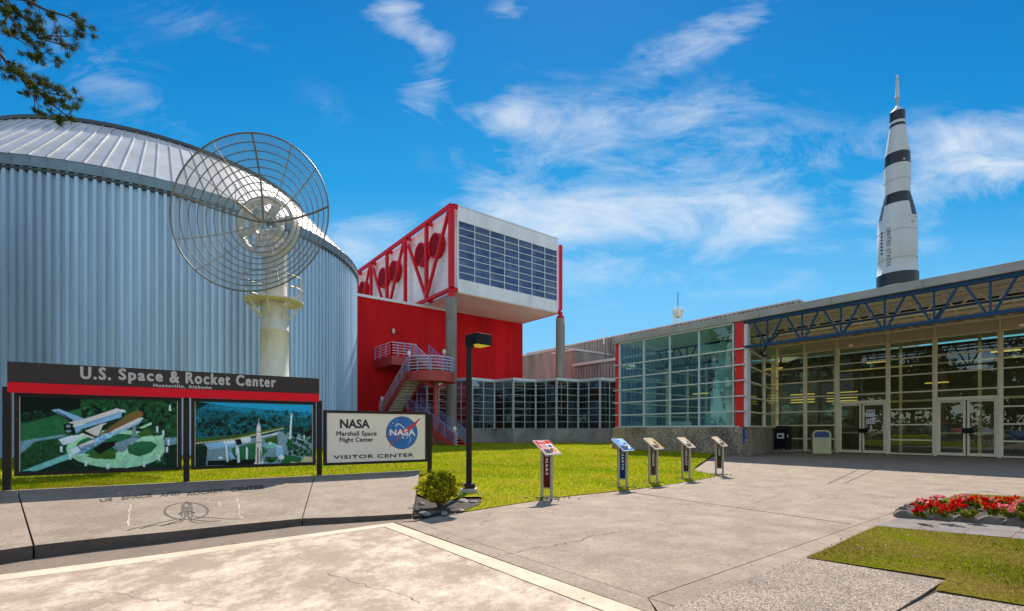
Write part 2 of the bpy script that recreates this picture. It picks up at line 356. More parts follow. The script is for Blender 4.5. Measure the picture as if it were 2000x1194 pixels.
def pebbles(name):
    m = mat(name, (.5, .42, .34), .9, 0, .2, 2)
    nt = m.node_tree; b = nt.nodes['Principled BSDF']; L = nt.links.new
    g = nt.nodes.new('ShaderNodeNewGeometry'); v = nt.nodes.new('ShaderNodeTexVoronoi'); v.inputs['Scale'].default_value = 105; L(g.outputs['Position'], v.inputs['Vector'])
    sp = nt.nodes.new('ShaderNodeSeparateColor'); L(v.outputs['Color'], sp.inputs[0])
    r = nt.nodes.new('ShaderNodeValToRGB'); r.color_ramp.elements[0].color = (.12, .088, .07, 1); r.color_ramp.elements[1].color = (.54, .445, .36, 1)
    e = r.color_ramp.elements.new(.5); e.color = (.31, .24, .185, 1); L(sp.outputs[0], r.inputs[0])
    d = nt.nodes.new('ShaderNodeMapRange'); d.inputs[1].default_value = .3; d.inputs[2].default_value = .75; d.inputs[3].default_value = 1; d.inputs[4].default_value = .45; L(v.outputs['Distance'], d.inputs[0])
    n = nt.nodes.new('ShaderNodeTexNoise'); n.inputs['Scale'].default_value = 2.2; n.inputs['Detail'].default_value = 6; L(g.outputs['Position'], n.inputs['Vector'])
    d2 = nt.nodes.new('ShaderNodeMapRange'); d2.inputs[1].default_value = .3; d2.inputs[2].default_value = .7; d2.inputs[3].default_value = .75; d2.inputs[4].default_value = 1.15; L(n.outputs['Fac'], d2.inputs[0])
    mu = nt.nodes.new('ShaderNodeMath'); mu.operation = 'MULTIPLY'; L(d.outputs[0], mu.inputs[0]); L(d2.outputs[0], mu.inputs[1])
    s = nt.nodes.new('ShaderNodeVectorMath'); s.operation = 'SCALE'; L(r.outputs[0], s.inputs[0]); L(mu.outputs[0], s.inputs['Scale']); L(s.outputs[0], b.inputs['Base Color'])
    bp = nt.nodes.new('ShaderNodeBump'); bp.invert = True; bp.inputs['Strength'].default_value = .6; bp.inputs['Distance'].default_value = .008; L(v.outputs['Distance'], bp.inputs['Height']); L(bp.outputs[0], b.inputs['Normal'])
    return m
MT['pebble'] = pebbles('pebble_aggregate')
def flat(name, c, rough=.35, spec=.5): return mat(name, c, rough, 0, .22, 6, spec=spec)
PALETTE = dict(
    black=(.004, .010, .006), deep_green=(.006, .030, .014), green=(.015, .085, .024), mid_green=(.02, .15, .04), lawn=(.025, .16, .055), pale_green=(.42, .80, .48), teal=(.22, .60, .52),
    road=(.18, .36, .42), grey=(.22, .34, .37), white=(.80, .88, .90), blue_white=(.30, .58, .80), pink_white=(.82, .74, .66), brown=(.24, .14, .04), sky=(.02, .44, .75),
    haze=(.01, .22, .33), forest=(.007, .07, .055), forest_far=(.010, .13, .15), tan=(.62, .56, .28), olive=(.05, .13, .02))
PR = {'deep_green': flat('print_green', PALETTE['deep_green'], .7, .06)}
SGN = {k: flat('panel_' + k, c, .8, .08) for k, c in dict(red=(.62, .02, .02), blue=(.03, .22, .62), amber=(.55, .40, .16), rose=(.62, .42, .30), sand=(.62, .48, .32), white=(.75, .73, .70), dark=(.05, .06, .10),
    pink=(.75, .45, .38), maroon=(.10, .012, .012), navy=(.012, .03, .10), brown=(.075, .05, .035), umber=(.06, .035, .03), paleblue=(.35, .6, .8), orange=(.7, .35, .12)).items()}

# ------------------------------------------------------------------ mesh builder
class MB:
    def __init__(s): s.v = []; s.f = []; s.m = []; s.mats = []; s.smooth = []
    def mi(s, m):
        if m not in s.mats: s.mats.append(m)
        return s.mats.index(m)
    def add(s, vs, fs, m, smooth=False):
        o = len(s.v); k = s.mi(m)
        s.v += [tuple(v) for v in vs]
        for i, f in enumerate(fs):
            s.f.append(tuple(o + j for j in f)); s.m.append(k); s.smooth.append(smooth)
        return s
    def hexa(s, p, m):           # p: 4 bottom ccw, 4 top
        return s.add(p, [(3, 2, 1, 0), (4, 5, 6, 7), (0, 1, 5, 4), (1, 2, 6, 5), (2, 3, 7, 6), (3, 0, 4, 7)], m)
    def obox(s, O, a, b, c, m):  # corner and three edge vectors
        O, a, b, c = map(Vector, (O, a, b, c))
        if a.cross(b).dot(c) < 0: a, b = b, a
        return s.hexa([O, O + a, O + a + b, O + b, O + c, O + a + c, O + a + b + c, O + b + c], m)
    def box(s, c, d, m):
        return s.obox((c[0] - d[0] / 2, c[1] - d[1] / 2, c[2] - d[2] / 2), (d[0], 0, 0), (0, d[1], 0), (0, 0, d[2]), m)
    def beam(s, p, q, w, h, m, up=(0, 0, 1)):
        p, q = Vector(p), Vector(q); d = (q - p)
        x = d.cross(Vector(up))
        if x.length < 1e-5: x = Vector((1, 0, 0))
        x.normalize(); y = x.cross(d).normalized()
        return s.obox(p - x * w / 2 - y * h / 2, x * w, y * h, d, m)
    def tube(s, pts, r, m, n=8, closed=False, smooth=True):
        pts = [Vector(p) for p in pts]; N = len(pts); vs = []
        rr = r if isinstance(r, (list, tuple)) else [r] * N
        pu = None
        for i, p in enumerate(pts):
            if closed: d = pts[(i + 1) % N] - pts[i - 1]
            else: d = pts[min(i + 1, N - 1)] - pts[max(i - 1, 0)]
            d.normalize()
            if pu is None:
                a = Vector((0, 0, 1)) if abs(d.z) < .9 else Vector((1, 0, 0))
                u = d.cross(a).normalized()
            else:
                u = (pu - d * pu.dot(d))
                u = u.normalized() if u.length > 1e-6 else d.orthogonal().normalized()
            pu = u; w = d.cross(u)
            for k in range(n):
                t = 2 * math.pi * k / n
                vs.append(p + (u * math.cos(t) + w * math.sin(t)) * rr[i])
        fs = []
        for i in range(N if closed else N - 1):
            j = (i + 1) % N
            for k in range(n):
                l = (k + 1) % n
                fs.append((i * n + k, i * n + l, j * n + l, j * n + k))
        s.add(vs, fs, m, smooth)
        if not closed:
            s.add(vs[:n], [tuple(range(n))[::-1]], m); s.add(vs[-n:], [tuple(range(n))], m)
        return s
    def lathe(s, c, prof, m, n=32, a0=0, a1=2 * math.pi, smooth=True, mf=None):
        full = abs(a1 - a0 - 2 * math.pi) < 1e-6; K = n if full else n + 1; vs = []
        for (r, z) in prof:
            for k in range(K):
                t = a0 + (a1 - a0) * k / n
                vs.append((c[0] + r * math.cos(t), c[1] + r * math.sin(t), c[2] + z))
        o = len(s.v); s.v += vs
        for i in range(len(prof) - 1):
            for k in range(n):
                l = (k + 1) % K
                s.f.append((o + i * K + k, o + i * K + l, o + (i + 1) * K + l, o + (i + 1) * K + k))
                s.m.append(s.mi(mf(i, a0 + (a1 - a0) * (k + .5) / n) if mf else m)); s.smooth.append(smooth)
        return s
    def poly(s, pts, m, th=None):   # flat polygon; th = extrusion vector
        pts = [Vector(p) for p in pts]; n = len(pts)
        if th is None: return s.add(pts, [tuple(range(n))], m)
        th = Vector(th); q = [p + th for p in pts]
        nrm = sum(((pts[i]).cross(pts[(i + 1) % n]) for i in range(n)), Vector())
        if nrm.dot(th) < 0: pts = pts[::-1]; q = q[::-1]
        return s.add(pts + q, [tuple(range(n))[::-1], tuple(range(n, 2 * n))] + [(i, (i + 1) % n, n + (i + 1) % n, n + i) for i in range(n)], m)
    def build(s, name, parent=None, base=None, bevel=0, smooth_all=False):
        me = bpy.data.meshes.new(name)
        if parent is not None:
            b = np.array(ROOT(parent))
        else: b = np.array(base if base is not None else (0, 0, 0), float)
        v = np.array(s.v, float).reshape(-1, 3) - b
        me.from_pydata(v.tolist(), [], s.f)
        for mm in s.mats: me.materials.append(mm)
        me.polygons.foreach_set('material_index', s.m)
        me.polygons.foreach_set('use_smooth', [bool(x) for x in s.smooth])
        me.update()
        o = bpy.data.objects.new(name, me); COL.objects.link(o)
        if parent is not None: o.parent = parent
        else: o.location = b
        if bevel:
            md = o.modifiers.new('bevel', 'BEVEL'); md.width = bevel; md.segments = 2; md.limit_method = 'ANGLE'; md.angle_limit = R(40)
        return o
def ROOT(o):
    while o.parent is not None: o = o.parent
    return tuple(o.location)
def tag(o, label=None, cat=None, group=None, kind=None):
    if label: o['label'] = label
    if cat: o['category'] = cat
    if group: o['group'] = group
    if kind: o['kind'] = kind
    return o
def thing(name, loc, label, cat, group=None):
    o = bpy.data.objects.new(name, None); COL.objects.link(o); o.location = loc; o.empty_display_size = .3
    return tag(o, label, cat, group)
def copy_tree(o, parent=None):
    c = o.copy(); COL.objects.link(c)
    if parent is not None: c.parent = parent
    for ch in list(o.children): copy_tree(ch, c)
    return c
def V3(p, z): return Vector((p[0], p[1], z))

TXT = {}
def text_geo(body, bold=0.0, spacing=1.0, shear=0.0):
    key = (body, bold, spacing, shear)
    if key in TXT: return TXT[key]
    cu = bpy.data.curves.new('lettering', 'FONT'); cu.body = body; cu.offset = bold; cu.space_character = spacing; cu.shear = shear; cu.resolution_u = 3
    ob = bpy.data.objects.new('lettering', cu); COL.objects.link(ob)
    me = bpy.data.meshes.new_from_object(ob)
    vs = np.array([v.co[:2] for v in me.vertices]); fs = [tuple(p.vertices) for p in me.polygons]
    bpy.data.objects.remove(ob); bpy.data.curves.remove(cu); bpy.data.meshes.remove(me)
    TXT[key] = (vs, fs); return TXT[key]
def letter(mb, body, O, ex, ey, x0, x1, y0, y1, m, off=.003, bold=0., spacing=1., en=None, shear=0., xf=None, fat=0.):
    if fat:
        for i, (dx, dy) in enumerate(((-1, 0), (1, 0), (0, 1), (0, -1), (.7, .7), (-.7, .7), (.7, -.7), (-.7, -.7))):
            letter(mb, body, O, ex, ey, x0 + dx * fat, x1 + dx * fat, y0 + dy * fat, y1 + dy * fat, m, off - .0002 * (i + 1), bold, spacing, en, shear)
    vs, fs = text_geo(body, bold, spacing, shear)
    lo = vs.min(0); hi = vs.max(0)
    q = (vs - lo) / (hi - lo)
    O, ex, ey = Vector(O), Vector(ex), Vector(ey); en = Vector(en) if en else ex.cross(ey)
    P = []
    for a, b in q:
        X = x0 + a * (x1 - x0); Y = y0 + b * (y1 - y0)
        P.append(xf(X, Y) if xf else O + ex * X + ey * Y + en * off)
    mb.add(P, fs, m)

# ------------------------------------------------------------------ measured helpers
def G(px, py, z=0.0):
    Y = (H - z) * F / (py - HZ); return Vector(((px - CX) / F * Y, Y))
u2 = Vector((1210, 940)).normalized(); w2 = Vector((-u2.y, u2.x))
U = Vector((u2.x, u2.y, 0)); W = Vector((w2.x, w2.y, 0)); Z = Vector((0, 0, 1))

# ================================================================== GROUND
mb = MB(); mb.lathe((0, 0, -.10), [(0.01, 0), (3000, 0)], MT['ground'], 64, smooth=False)
tag(mb.build('ground'), kind='structure')
def sheet(name, polys, z, m, th=.06, bevel=0):
    mb = MB()
    for p in polys: mb.poly([(a[0], a[1], z - th) for a in p], m, (0, 0, th))
    return tag(mb.build(name, bevel=bevel), kind='structure')
mb = MB(); mb.poly([(-14, -6, -.014), (40, -6, -.014), (40, 45, -.014), (-14, 45, -.014)], MT['soil'])
tag(mb.build('pavement_subbase'), kind='structure')

def off(poly, d):      # shrink a polygon edge-wise by d (convex enough)
    n = len(poly); P = [Vector(p[:2]) for p in poly]; area = sum(P[i].x * P[(i + 1) % n].y - P[(i + 1) % n].x * P[i].y for i in range(n))
    sgn = 1 if area > 0 else -1; out = []
    for i in range(n):
        a, b, c = P[i - 1], P[i], P[(i + 1) % n]
        n1 = Vector((-(b - a).y, (b - a).x)).normalized() * sgn; n2 = Vector((-(c - b).y, (c - b).x)).normalized() * sgn
        k = n1 + n2; k = k / max(.3, (1 + n1.dot(n2)))
        out.append(b + k * d)
    return out
kerb = [G(*p) for p in [(-420, 1185), (-160, 1131), (0, 1102), (66, 1091), (200, 1074), (332, 1059), (460, 1042), (590, 1026), (660, 1022), (730, 1017.5), (805, 1012)]]
outer = [G(*p) for p in [(-420, 1212), (-160, 1151), (0, 1123), (160, 1103), (330, 1081), (560, 1049.5), (768, 1021)]]
inner = [G(*p) for p in [(-420, 1228), (-160, 1163), (0, 1134), (160, 1114), (330, 1091), (560, 1057), (750, 1029)]]
APX, APX2 = outer[-1], inner[-1]
dr = (G(1205, 1175) - APX).normalized(); dr2 = (G(1178, 1194) - APX2).normalized()
OR, IR = APX + dr * 6.5, APX2 + dr2 * 6.5
near = [Vector((2.9, -4)), Vector((-9, -4)), Vector((-9, 1.5))]
sheet('driveway', [off([APX2, IR] + [Vector((IR.x - .2, -4)), Vector((-9, -4))] + inner, .006)], 0, MT['drive'])
sheet('driveway_border', [off(inner + [APX2] + [APX] + outer[::-1], .005)[:len(inner)] + off(inner + [APX2] + [APX] + outer[::-1], .005)[len(inner):]] if False else
      [[inner[i], inner[i + 1], outer[i + 1], outer[i]] for i in range(len(inner) - 1)], .001, MT['border'])
sheet('driveway_edge_band', [off([APX2, APX, OR, IR], .007)], .002, MT['border'])
# gutter between kerb and driveway
gk = kerb[:]; 
gpoly = [outer[i] for i in range(len(outer))][::1]
sheet('gutter', [off(gpoly + [G(812, 1017)] + kerb[::-1], .004)], -.003, MT['gutter'])
# plaza border lines
PE0 = G(1570, 1092); pdir = u2
def pe(t): return PE0 + pdir * t           # right plaza edge
LE = [G(*p) for p in [(800, 1020), (911, 999), (1000, 986), (1090, 972), (1250, 955), (1340, 942), (1400, 931), (1397, 927.5), (1352, 919.5)]]
CB = Vector((10.35, 21.86)); DD = Vector((17.22, 25.29)); w_in = DD + w2 * 3.33
jl = [(G(810, 1020)), G(1265, 1168)]; jdir = (jl[1] - jl[0]).normalized()
j_in = jl[1]; 
# strip beside driveway
OE = APX + dr * ((PE0 - APX).dot(dr))
p_end = pe(-((PE0 - jl[1]).dot(pdir)))
cornr = APX + dr * 4.02
e0 = jl[1] - jl[0]
cI = jl[1]
bord_w = (p_end - cI)
cE = cI + bord_w                        # point on right edge opposite inner joint corner
far_in = cI + pdir * 7.2; far_ed = cE + pdir * 7.2
c_out = cornr
sheet('plaza_edge_strip', [off([APX + Vector((.02, .01)), c_out, cI, jl[0]], .005), off([c_out, pe(-(PE0 - c_out).dot(pdir)), cE, cI], .003), off([cI, cE, far_ed, far_in], .006)], .001, MT['plaza'])
A0 = [jl[0], cI, far_in]
lawn_edge = LE
# plaza is divided by saw joints into panels
main = [jl[0], cI, far_in, far_ed]
back_r = far_ed + Vector((.61, -.79)) * 6
j1a, j1b = G(1150, 964.5), far_in
# near panel, mid panel and far panel
q0 = LE[1]; 
P_near = off([jl[0], cI, far_in, G(1700, 957), G(1080, 976), G(1076, 971)] + [G(903, 995)], .005)
sheet('plaza', [P_near], 0, MT['plaza'])
front_wall = [CB, w_in]
far_poly = [G(1080, 976), G(1700, 957), far_in, far_ed, far_ed - w2 * 14, DD - w2 * 14, w_in, CB - Vector((.0, .0)), CB + w2 * 1.7, G(1335, 917), G(1325, 938), G(1250, 951), G(1086, 969)]
mb = MB(); mb.poly([(p.x, p.y, -.06) for p in far_poly], MT['plaza'], (0, 0, .0585))
tag(mb.build('walkway'), kind='structure')
mb = MB()
for a, b in [((1210, 951), (1000, 1040)), ((1618, 945), (1690, 911)), ((1650, 944), (1722, 912)), ((1640, 957), (1775, 968))]:
    pa, pb = G(*a), G(*b)
    if a[0] in (1650, 1618): mb.beam((pa.x, pa.y, .0), (pb.x, pb.y, .0), .018, .006, MT['soil'])
pa, pb = G(1206, 958.5), G(1662, 1024); mb.beam((pa.x, pa.y, .0), (pb.x, pb.y, .0), .010, .007, MT['soil'])
qj = random.Random(21)
def crack(a, b, wid=.006, n=26, jit=.035):
    pa, pb = G(*a), G(*b); d = (pb - pa); nn = Vector((-d.y, d.x)).normalized(); P = []; o = 0
    for i in range(n + 1):
        o = o * .75 + qj.uniform(-jit, jit); P.append(pa + d * (i / n) + nn * o * max(0.0, math.sin(math.pi * i / n)) ** .4)
    for i in range(n):
        e = (P[i + 1] - P[i]).normalized(); e = Vector((-e.y, e.x)) * wid * .5 * qj.uniform(.5, 1.3)
        mb.add([V3(P[i] - e, .0045), V3(P[i + 1] - e, .0045), V3(P[i + 1] + e, .0045), V3(P[i] + e, .0045)], [(0, 1, 2, 3)], MT['soil'])
crack((966, 1088), (1200, 1040)); crack((1200, 1040), (1290, 1030), .004); crack((1300, 972), (1500, 985), .004); crack((1420, 1000), (1540, 960), .005); crack((640, 1120), (820, 1180), .004); crack((150, 1150), (420, 1185), .003)
tag(mb.build('pavement_joints'), kind='structure')

mb = MB(); mb.poly([(-70, -60, -.05), (-14, -60, -.05), (-14, 2.2, -.05), (-70, 4, -.05)], MT['asphalt']); mb.poly([(-14, -60, -.05), (60, -60, -.05), (60, -6, -.05), (-14, -6, -.05)], MT['asphalt']); tag(mb.build('car_park'), kind='structure')
# right-hand island
i0, i1 = G(1570, 1092), G(1848, 1134)
sheet('aggregate_path', [off([G(1300, 1192), i0 + Vector((.05, .08)), i1 + Vector((.0, .07)), i1, G(1752, 1194), G(1620, 1300), G(1330, 1290)], .004), off([G(1826, 1158.6), G(1830, 1154), G(2000, 1180), G(2200, 1214), G(2100, 1330), G(1660, 1330), G(1757, 1194)], .004)], .004, MT['pebble'])
pv0, pv1 = G(1712, 1028), G(2000, 1054); pvb0, pvb1 = G(1752, 1011), G(2000, 1029.5)
pd = (pv1 - pv0).normalized()
mb = MB(); mb.poly([(p.x, p.y, -.01) for p in (pv0, pv0 + pd * 5, pvb0 + pd * 5, pvb0)], MT['terracotta'], (0, 0, .012))
tag(mb.build('paver_joints'), kind='structure')
mb = MB(); pn = Vector((-pd.y, pd.x)); wid = (pvb0 - pv0).dot(pn); sl = (pvb0 - pv0) - pn * wid
for r_ in range(2):
    for k in range(14):
        L0 = k * .40 + (.0 if r_ == 0 else .02)
        a = pv0 + pd * L0 + (sl + pn * wid) * (r_ * .5); b = a + pd * .392; c = b + (sl + pn * wid) * .492; d = a + (sl + pn * wid) * .492
        mb.poly([(p.x, p.y, -.02) for p in (a, b, c, d)], MT['paver'], (0, 0, .024 + rnd.uniform(0, .004)))
tag(mb.build('paver_path', bevel=.003), kind='structure')
GR1 = [i0 + Vector((.03, .02)), G(1712, 1029), pv0 + pd * 5, pv0 + pd * 5 + Vector((-1.6, -2.6)), G(2200, 1215), G(2000, 1186), G(1826, 1157), G(1848, 1134.5)]
GR2 = [G(1800, 990), G(1878, 965), G(2000, 971.5), G(2200, 981), G(2200, 1020), G(2000, 1012)]
def lawn_mesh(name, poly, zf, m, step):
    bm = bmesh.new(); vs = [bm.verts.new((p[0], p[1], 0)) for p in poly]; bm.faces.new(vs)
    xs = [p[0] for p in poly]; ys = [p[1] for p in poly]
    bmesh.ops.triangulate(bm, faces=bm.faces[:])
    for (lo, hi, nrm) in ((min(xs), max(xs), (1, 0, 0)), (min(ys), max(ys), (0, 1, 0))):
        t = lo + step
        while t < hi:
            bmesh.ops.bisect_plane(bm, geom=bm.verts[:] + bm.edges[:] + bm.faces[:], plane_co=(t, t, 0), plane_no=nrm); t += step
    for v in bm.verts: v.co.z = zf(v.co.x, v.co.y)
    me = bpy.data.meshes.new(name); bm.to_mesh(me); bm.free(); me.materials.append(m)
    for p in me.polygons: p.use_smooth = True
    o = bpy.data.objects.new(name, me); COL.objects.link(o); return tag(o, kind='structure')
# sign line
SB = Vector((-7.72, 7.36)); SD = Vector((.837, .547)).normalized(); SN = Vector((SD.y, -SD.x))
ZB = .28
def seg_d(p, a, b):
    ab = b - a; t = max(0, min(1, (p - a).dot(ab) / ab.dot(ab))); return (p - a - ab * t).length
sl0, sl1 = SB - SD * 6, SB + SD * 6.72
def bump2(x, y, s): return math.sin(x * s + 1.3) * math.cos(y * s * .8 + .4)
def lawn_z(x, y):
    p = Vector((x, y)); d = min(seg_d(p, LE[i], LE[i + 1]) for i in range(1, len(LE) - 1))
    z = .010 + .06 * (1 - math.exp(-d / 1.2)) + .03 * min(1, d / 4) * bump2(x, y, .7)
    q = seg_d(p, sl0, sl1); g = math.exp(-(q / 1.5) ** 2) * min(1, d / 1.2); z += (.205 - z) * g
    if y > 22: z += .10 * min(1, (y - 22) / 8)
    return z
slabR = SB + SD * 6.72
LAWN = [G(905, 1001)] + LE[2:7] + [LE[8], CB + w2 * 1.2 - u2 * .02, CB + w2 * 7.4, Vector((9.5, 38.6)), Vector((-7, 39)), Vector((-40, 39)), Vector((-40, 3)), sl0 + SN * 0.02, sl1 + SN * .02, sl1 + (kerb[-1] - sl1) * .55, Vector((-1.25, 7.75)), Vector((-.95, 8.1)), Vector((-.62, 8.55)), Vector((-.5, 8.2)), Vector((-.52, 7.6))]
lawn_mesh('lawn', LAWN, lawn_z, MT['lawn'], .5)
lawn_mesh('island_lawn', GR1, lambda x, y: .012 + .008 * bump2(x, y, 3), MT['lawn_dry'], .3)
lawn_mesh('flower_bed_verge', GR2, lambda x, y: .012, MT['lawn_dry'], .5)

def in_poly(X, Y, poly):
    ins = np.zeros(len(X), bool); n = len(poly)
    for i in range(n):
        a, b = poly[i], poly[(i + 1) % n]
        c = ((a[1] > Y) != (b[1] > Y)) & (X < (b[0] - a[0]) * (Y - a[1]) / (b[1] - a[1] + 1e-12) + a[0])
        ins ^= c
    return ins
def raw_mesh(name, verts, nper, m, uv=None):
    n = len(verts) // nper
    me = bpy.data.meshes.new(name); me.vertices.add(len(verts)); me.vertices.foreach_set('co', np.asarray(verts, np.float32).ravel())
    me.loops.add(len(verts)); me.loops.foreach_set('vertex_index', np.arange(len(verts), dtype=np.int32))
    me.polygons.add(n); me.polygons.foreach_set('loop_start', np.arange(0, len(verts), nper, dtype=np.int32)); me.polygons.foreach_set('loop_total', np.full(n, nper, np.int32))
    me.materials.append(m); me.update(calc_edges=True); me.validate()
    return me
rs = np.random.RandomState(3)
def grass(name, poly, zf, m, N, y0, y1, h0, h1, wd, power=2.0):
    # denser near the viewer: sample depth with a falling density
    t = rs.rand(N * 2); Yv = y0 * (y1 / y0) ** t
    k = rs.uniform(-1.15, 1.15, N * 2); X = k * Yv
    ok = in_poly(X, Yv, poly); X, Yv = X[ok][:N], Yv[ok][:N]; n = len(X)
    zz = np.array([zf(a, b) for a, b in zip(X, Yv)])
    X = X + rs.normal(size=n) * .018; Yv = Yv + rs.normal(size=n) * .018
    sc = np.clip(Yv / 9.0, .8, 2.2)
    hh = rs.uniform(h0, h1, n) * np.clip(sc, .8, 1.5); an = rs.rand(n) * 6.283; lw = wd * sc
    lean = rs.uniform(.1, .9, n) * hh; la = rs.rand(n) * 6.283
    V = np.zeros((n, 3, 3)); dx, dy = np.cos(an) * lw, np.sin(an) * lw
    V[:, 0] = np.stack([X - dx, Yv - dy, zz - .004], 1); V[:, 1] = np.stack([X + dx, Yv + dy, zz - .004], 1)
    V[:, 2] = np.stack([X + np.cos(la) * lean, Yv + np.sin(la) * lean, zz + hh], 1)
    o = bpy.data.objects.new(name, raw_mesh(name, V.reshape(-1, 3), 3, m)); COL.objects.link(o)
    return o
tag(grass('grass', LAWN, lawn_z, MT['grass'], 190000, 6.8, 40, .02, .05, .0055), 'short sunlit yellow green grass of the lawn in front of the buildings', 'grass', kind='stuff')
tag(grass('grass', GR1, lambda x, y: .012, MT['grass_dry'], 90000, 3.1, 7.5, .010, .026, .0024), 'thin dry green and brown grass on the right hand island', 'grass', kind='stuff')
tag(grass('grass', GR2, lambda x, y: .012, MT['grass_dry'], 8000, 5.5, 9.3, .02, .05, .004), 'strip of grass behind the red flower bed', 'grass', kind='stuff')

# ================================================================== INSCRIBED APRON
apr = thing('concrete_apron', (-4.5, 7, 0), 'sloping grey concrete apron with carved lettering below the long sign', 'apron')
def lerp(a, b, t): return a + (b - a) * t
def kz(i): return [.135, .13, .125, .122, .12, .112, .10, .085, .075, .068, .06][i]
nk = len(kerb); back = []
ts = [-6.0, -3.2, -.4, .12, 1.25, 2.35, 3.4, 4.42, 5.1, 5.9, 6.68]
for t in ts: back.append(SB + SD * t + SN * .05)
def slab(i0, i1, name, g0=.0, g1=.0):
    mb = MB()
    fr = [kerb[i].copy() for i in range(i0, i1 + 1)]; bk = [back[i].copy() for i in range(i0, i1 + 1)]
    fz = [kz(i) for i in range(i0, i1 + 1)]
    d = (fr[1] - fr[0]).normalized(); fr[0] += d * g0; bk[0] += (bk[1] - bk[0]).normalized() * g0
    d = (fr[-1] - fr[-2]).normalized(); fr[-1] -= d * g1; bk[-1] -= (bk[-1] - bk[-2]).normalized() * g1
    n = len(fr); NS = 4
    grid = [[V3(lerp(fr[i], bk[i], j / NS), lerp(fz[i], ZB, j / NS)) for j in range(NS + 1)] for i in range(n)]
    for i in range(n - 1):
        for j in range(NS): mb.add([grid[i][j], grid[i + 1][j], grid[i + 1][j + 1], grid[i][j + 1]], [(0, 1, 2, 3)], MT['apron'], False)
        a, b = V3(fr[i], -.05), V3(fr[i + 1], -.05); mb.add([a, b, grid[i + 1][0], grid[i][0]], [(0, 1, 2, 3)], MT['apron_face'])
        a, b = V3(bk[i], -.05), V3(bk[i + 1], -.05); mb.add([a, b, grid[i + 1][NS], grid[i][NS]], [(3, 2, 1, 0)], MT['apron'])
    for i, o in ((0, 1), (n - 1, 0)):
        q = [V3(fr[i], -.05)] + grid[i] + [V3(bk[i], -.05)]
        mb.add(q, [tuple(range(len(q)))[::(1 if o else -1)]], MT['apron'])
    return mb.build(name, apr)
slab(0, 3, 'slab', 0, .008); slab(3, 7, 'slab', .008, .008); slab(7, 10, 'slab', .008, 0)
# point on the sloping top from photo measurements
def apt(px, py, dz=.004):
    # plane through kerb[3], kerb[7], back[5]
    a, b, c = V3(kerb[3], kz(3)), V3(kerb[7], kz(7)), V3(back[5], ZB)
    n = (b - a).cross(c - a); o = Vector((0, 0, H)); d = Vector(((px - CX) / F, 1, (HZ - py) / F))
    t = n.dot(a - o) / n.dot(d); p = o + d * t
    # height from the real lofted surface
    q = Vector((p.x, p.y)); best = None
    for i in range(nk - 1):
        for s in range(0, 11):
            f = lerp(kerb[i], kerb[i + 1], s / 10); k = lerp(back[i], back[i + 1], s / 10)
            ab = k - f; tt = max(0, min(1, (q - f).dot(ab) / ab.dot(ab))); dd = (q - f - ab * tt).length
            if best is None or dd < best[0]: best = (dd, lerp(lerp(kz(i), kz(i + 1), s / 10), ZB, tt))
    p.z = best[1] + dz; return p
mb = MB()
words = [('US', 195, 220, 979.5, 6), ('SPACE', 237, 298, 976, 7.5), ('AND', 312, 353, 971, 7.5), ('ROCKET', 366, 437, 969.5, 7.5), ('CENTER', 450, 517, 963, 8)]
for wd, x0, x1, yb, hh in words:
    def xf(X, Y, x0=x0, yb=yb): return apt(X, yb - (X - x0) * .088 - Y * 0 - (Y), .004)
    letter(mb, wd, (0, 0, 0), (1, 0, 0), (0, 1, 0), x0, x1, 0, hh, MT['inscr'], bold=.03, xf=xf)
mb.build('inscription', apr)
def apath(mb, pts, w, m, dz=.004):
    P = [apt(x, y, dz) for x, y in pts]
    for i in range(len(P) - 1):
        d = P[i + 1] - P[i]; s = Vector((-d.y, d.x, 0)).normalized() * w / 2
        mb.add([P[i] - s, P[i + 1] - s, P[i + 1] + s, P[i] + s], [(0, 1, 2, 3)], m)
mb = MB()
def cr(x, y): return (220 + x / 6.25, 940 + y / 6.25)
el = [cr(900 + 265 * math.cos(t), 372 + 105 * math.sin(t)) for t in np.linspace(-1.45, 2.0, 26)] 
el2 = [cr(900 - 265 * math.cos(t), 372 + 105 * math.sin(t)) for t in np.linspace(-1.45, 2.0, 26)]
for e in (el, el2): apath(mb, e, .026, MT['relief'], .0045)
for pts in ([(885, 420), (870, 300), (905, 258), (940, 300), (935, 420)], [(845, 440), (848, 300), (862, 280)], [(975, 440), (965, 300), (950, 280)], [(810, 412), (875, 372)], [(1000, 398), (940, 372)], [(890, 450), (900, 320), (915, 320), (925, 450)],
            [(180, 610), (260, 585), (390, 560), (560, 520), (700, 490), (830, 460)], [(330, 590), (480, 552), (620, 545), (760, 505), (850, 480), (890, 430)], [(590, 560), (720, 530), (840, 510), (890, 450)],
            [(980, 440), (1100, 450), (1220, 455), (1400, 470), (1550, 468)], [(930, 440), (980, 480), (1080, 492), (1200, 500), (1330, 490)], [(930, 470), (970, 505), (1040, 520), (1150, 512)]):
    apath(mb, [cr(*p) for p in pts], .018, MT['relief'], .0055)
for pts in ([(810, 412), (845, 390)], [(1000, 398), (970, 385)], [(880, 275), (905, 258), (935, 275)]): apath(mb, [cr(*p) for p in pts], .022, MT['inscr'], .007)
mb.build('relief_carving', apr)
mb = MB()
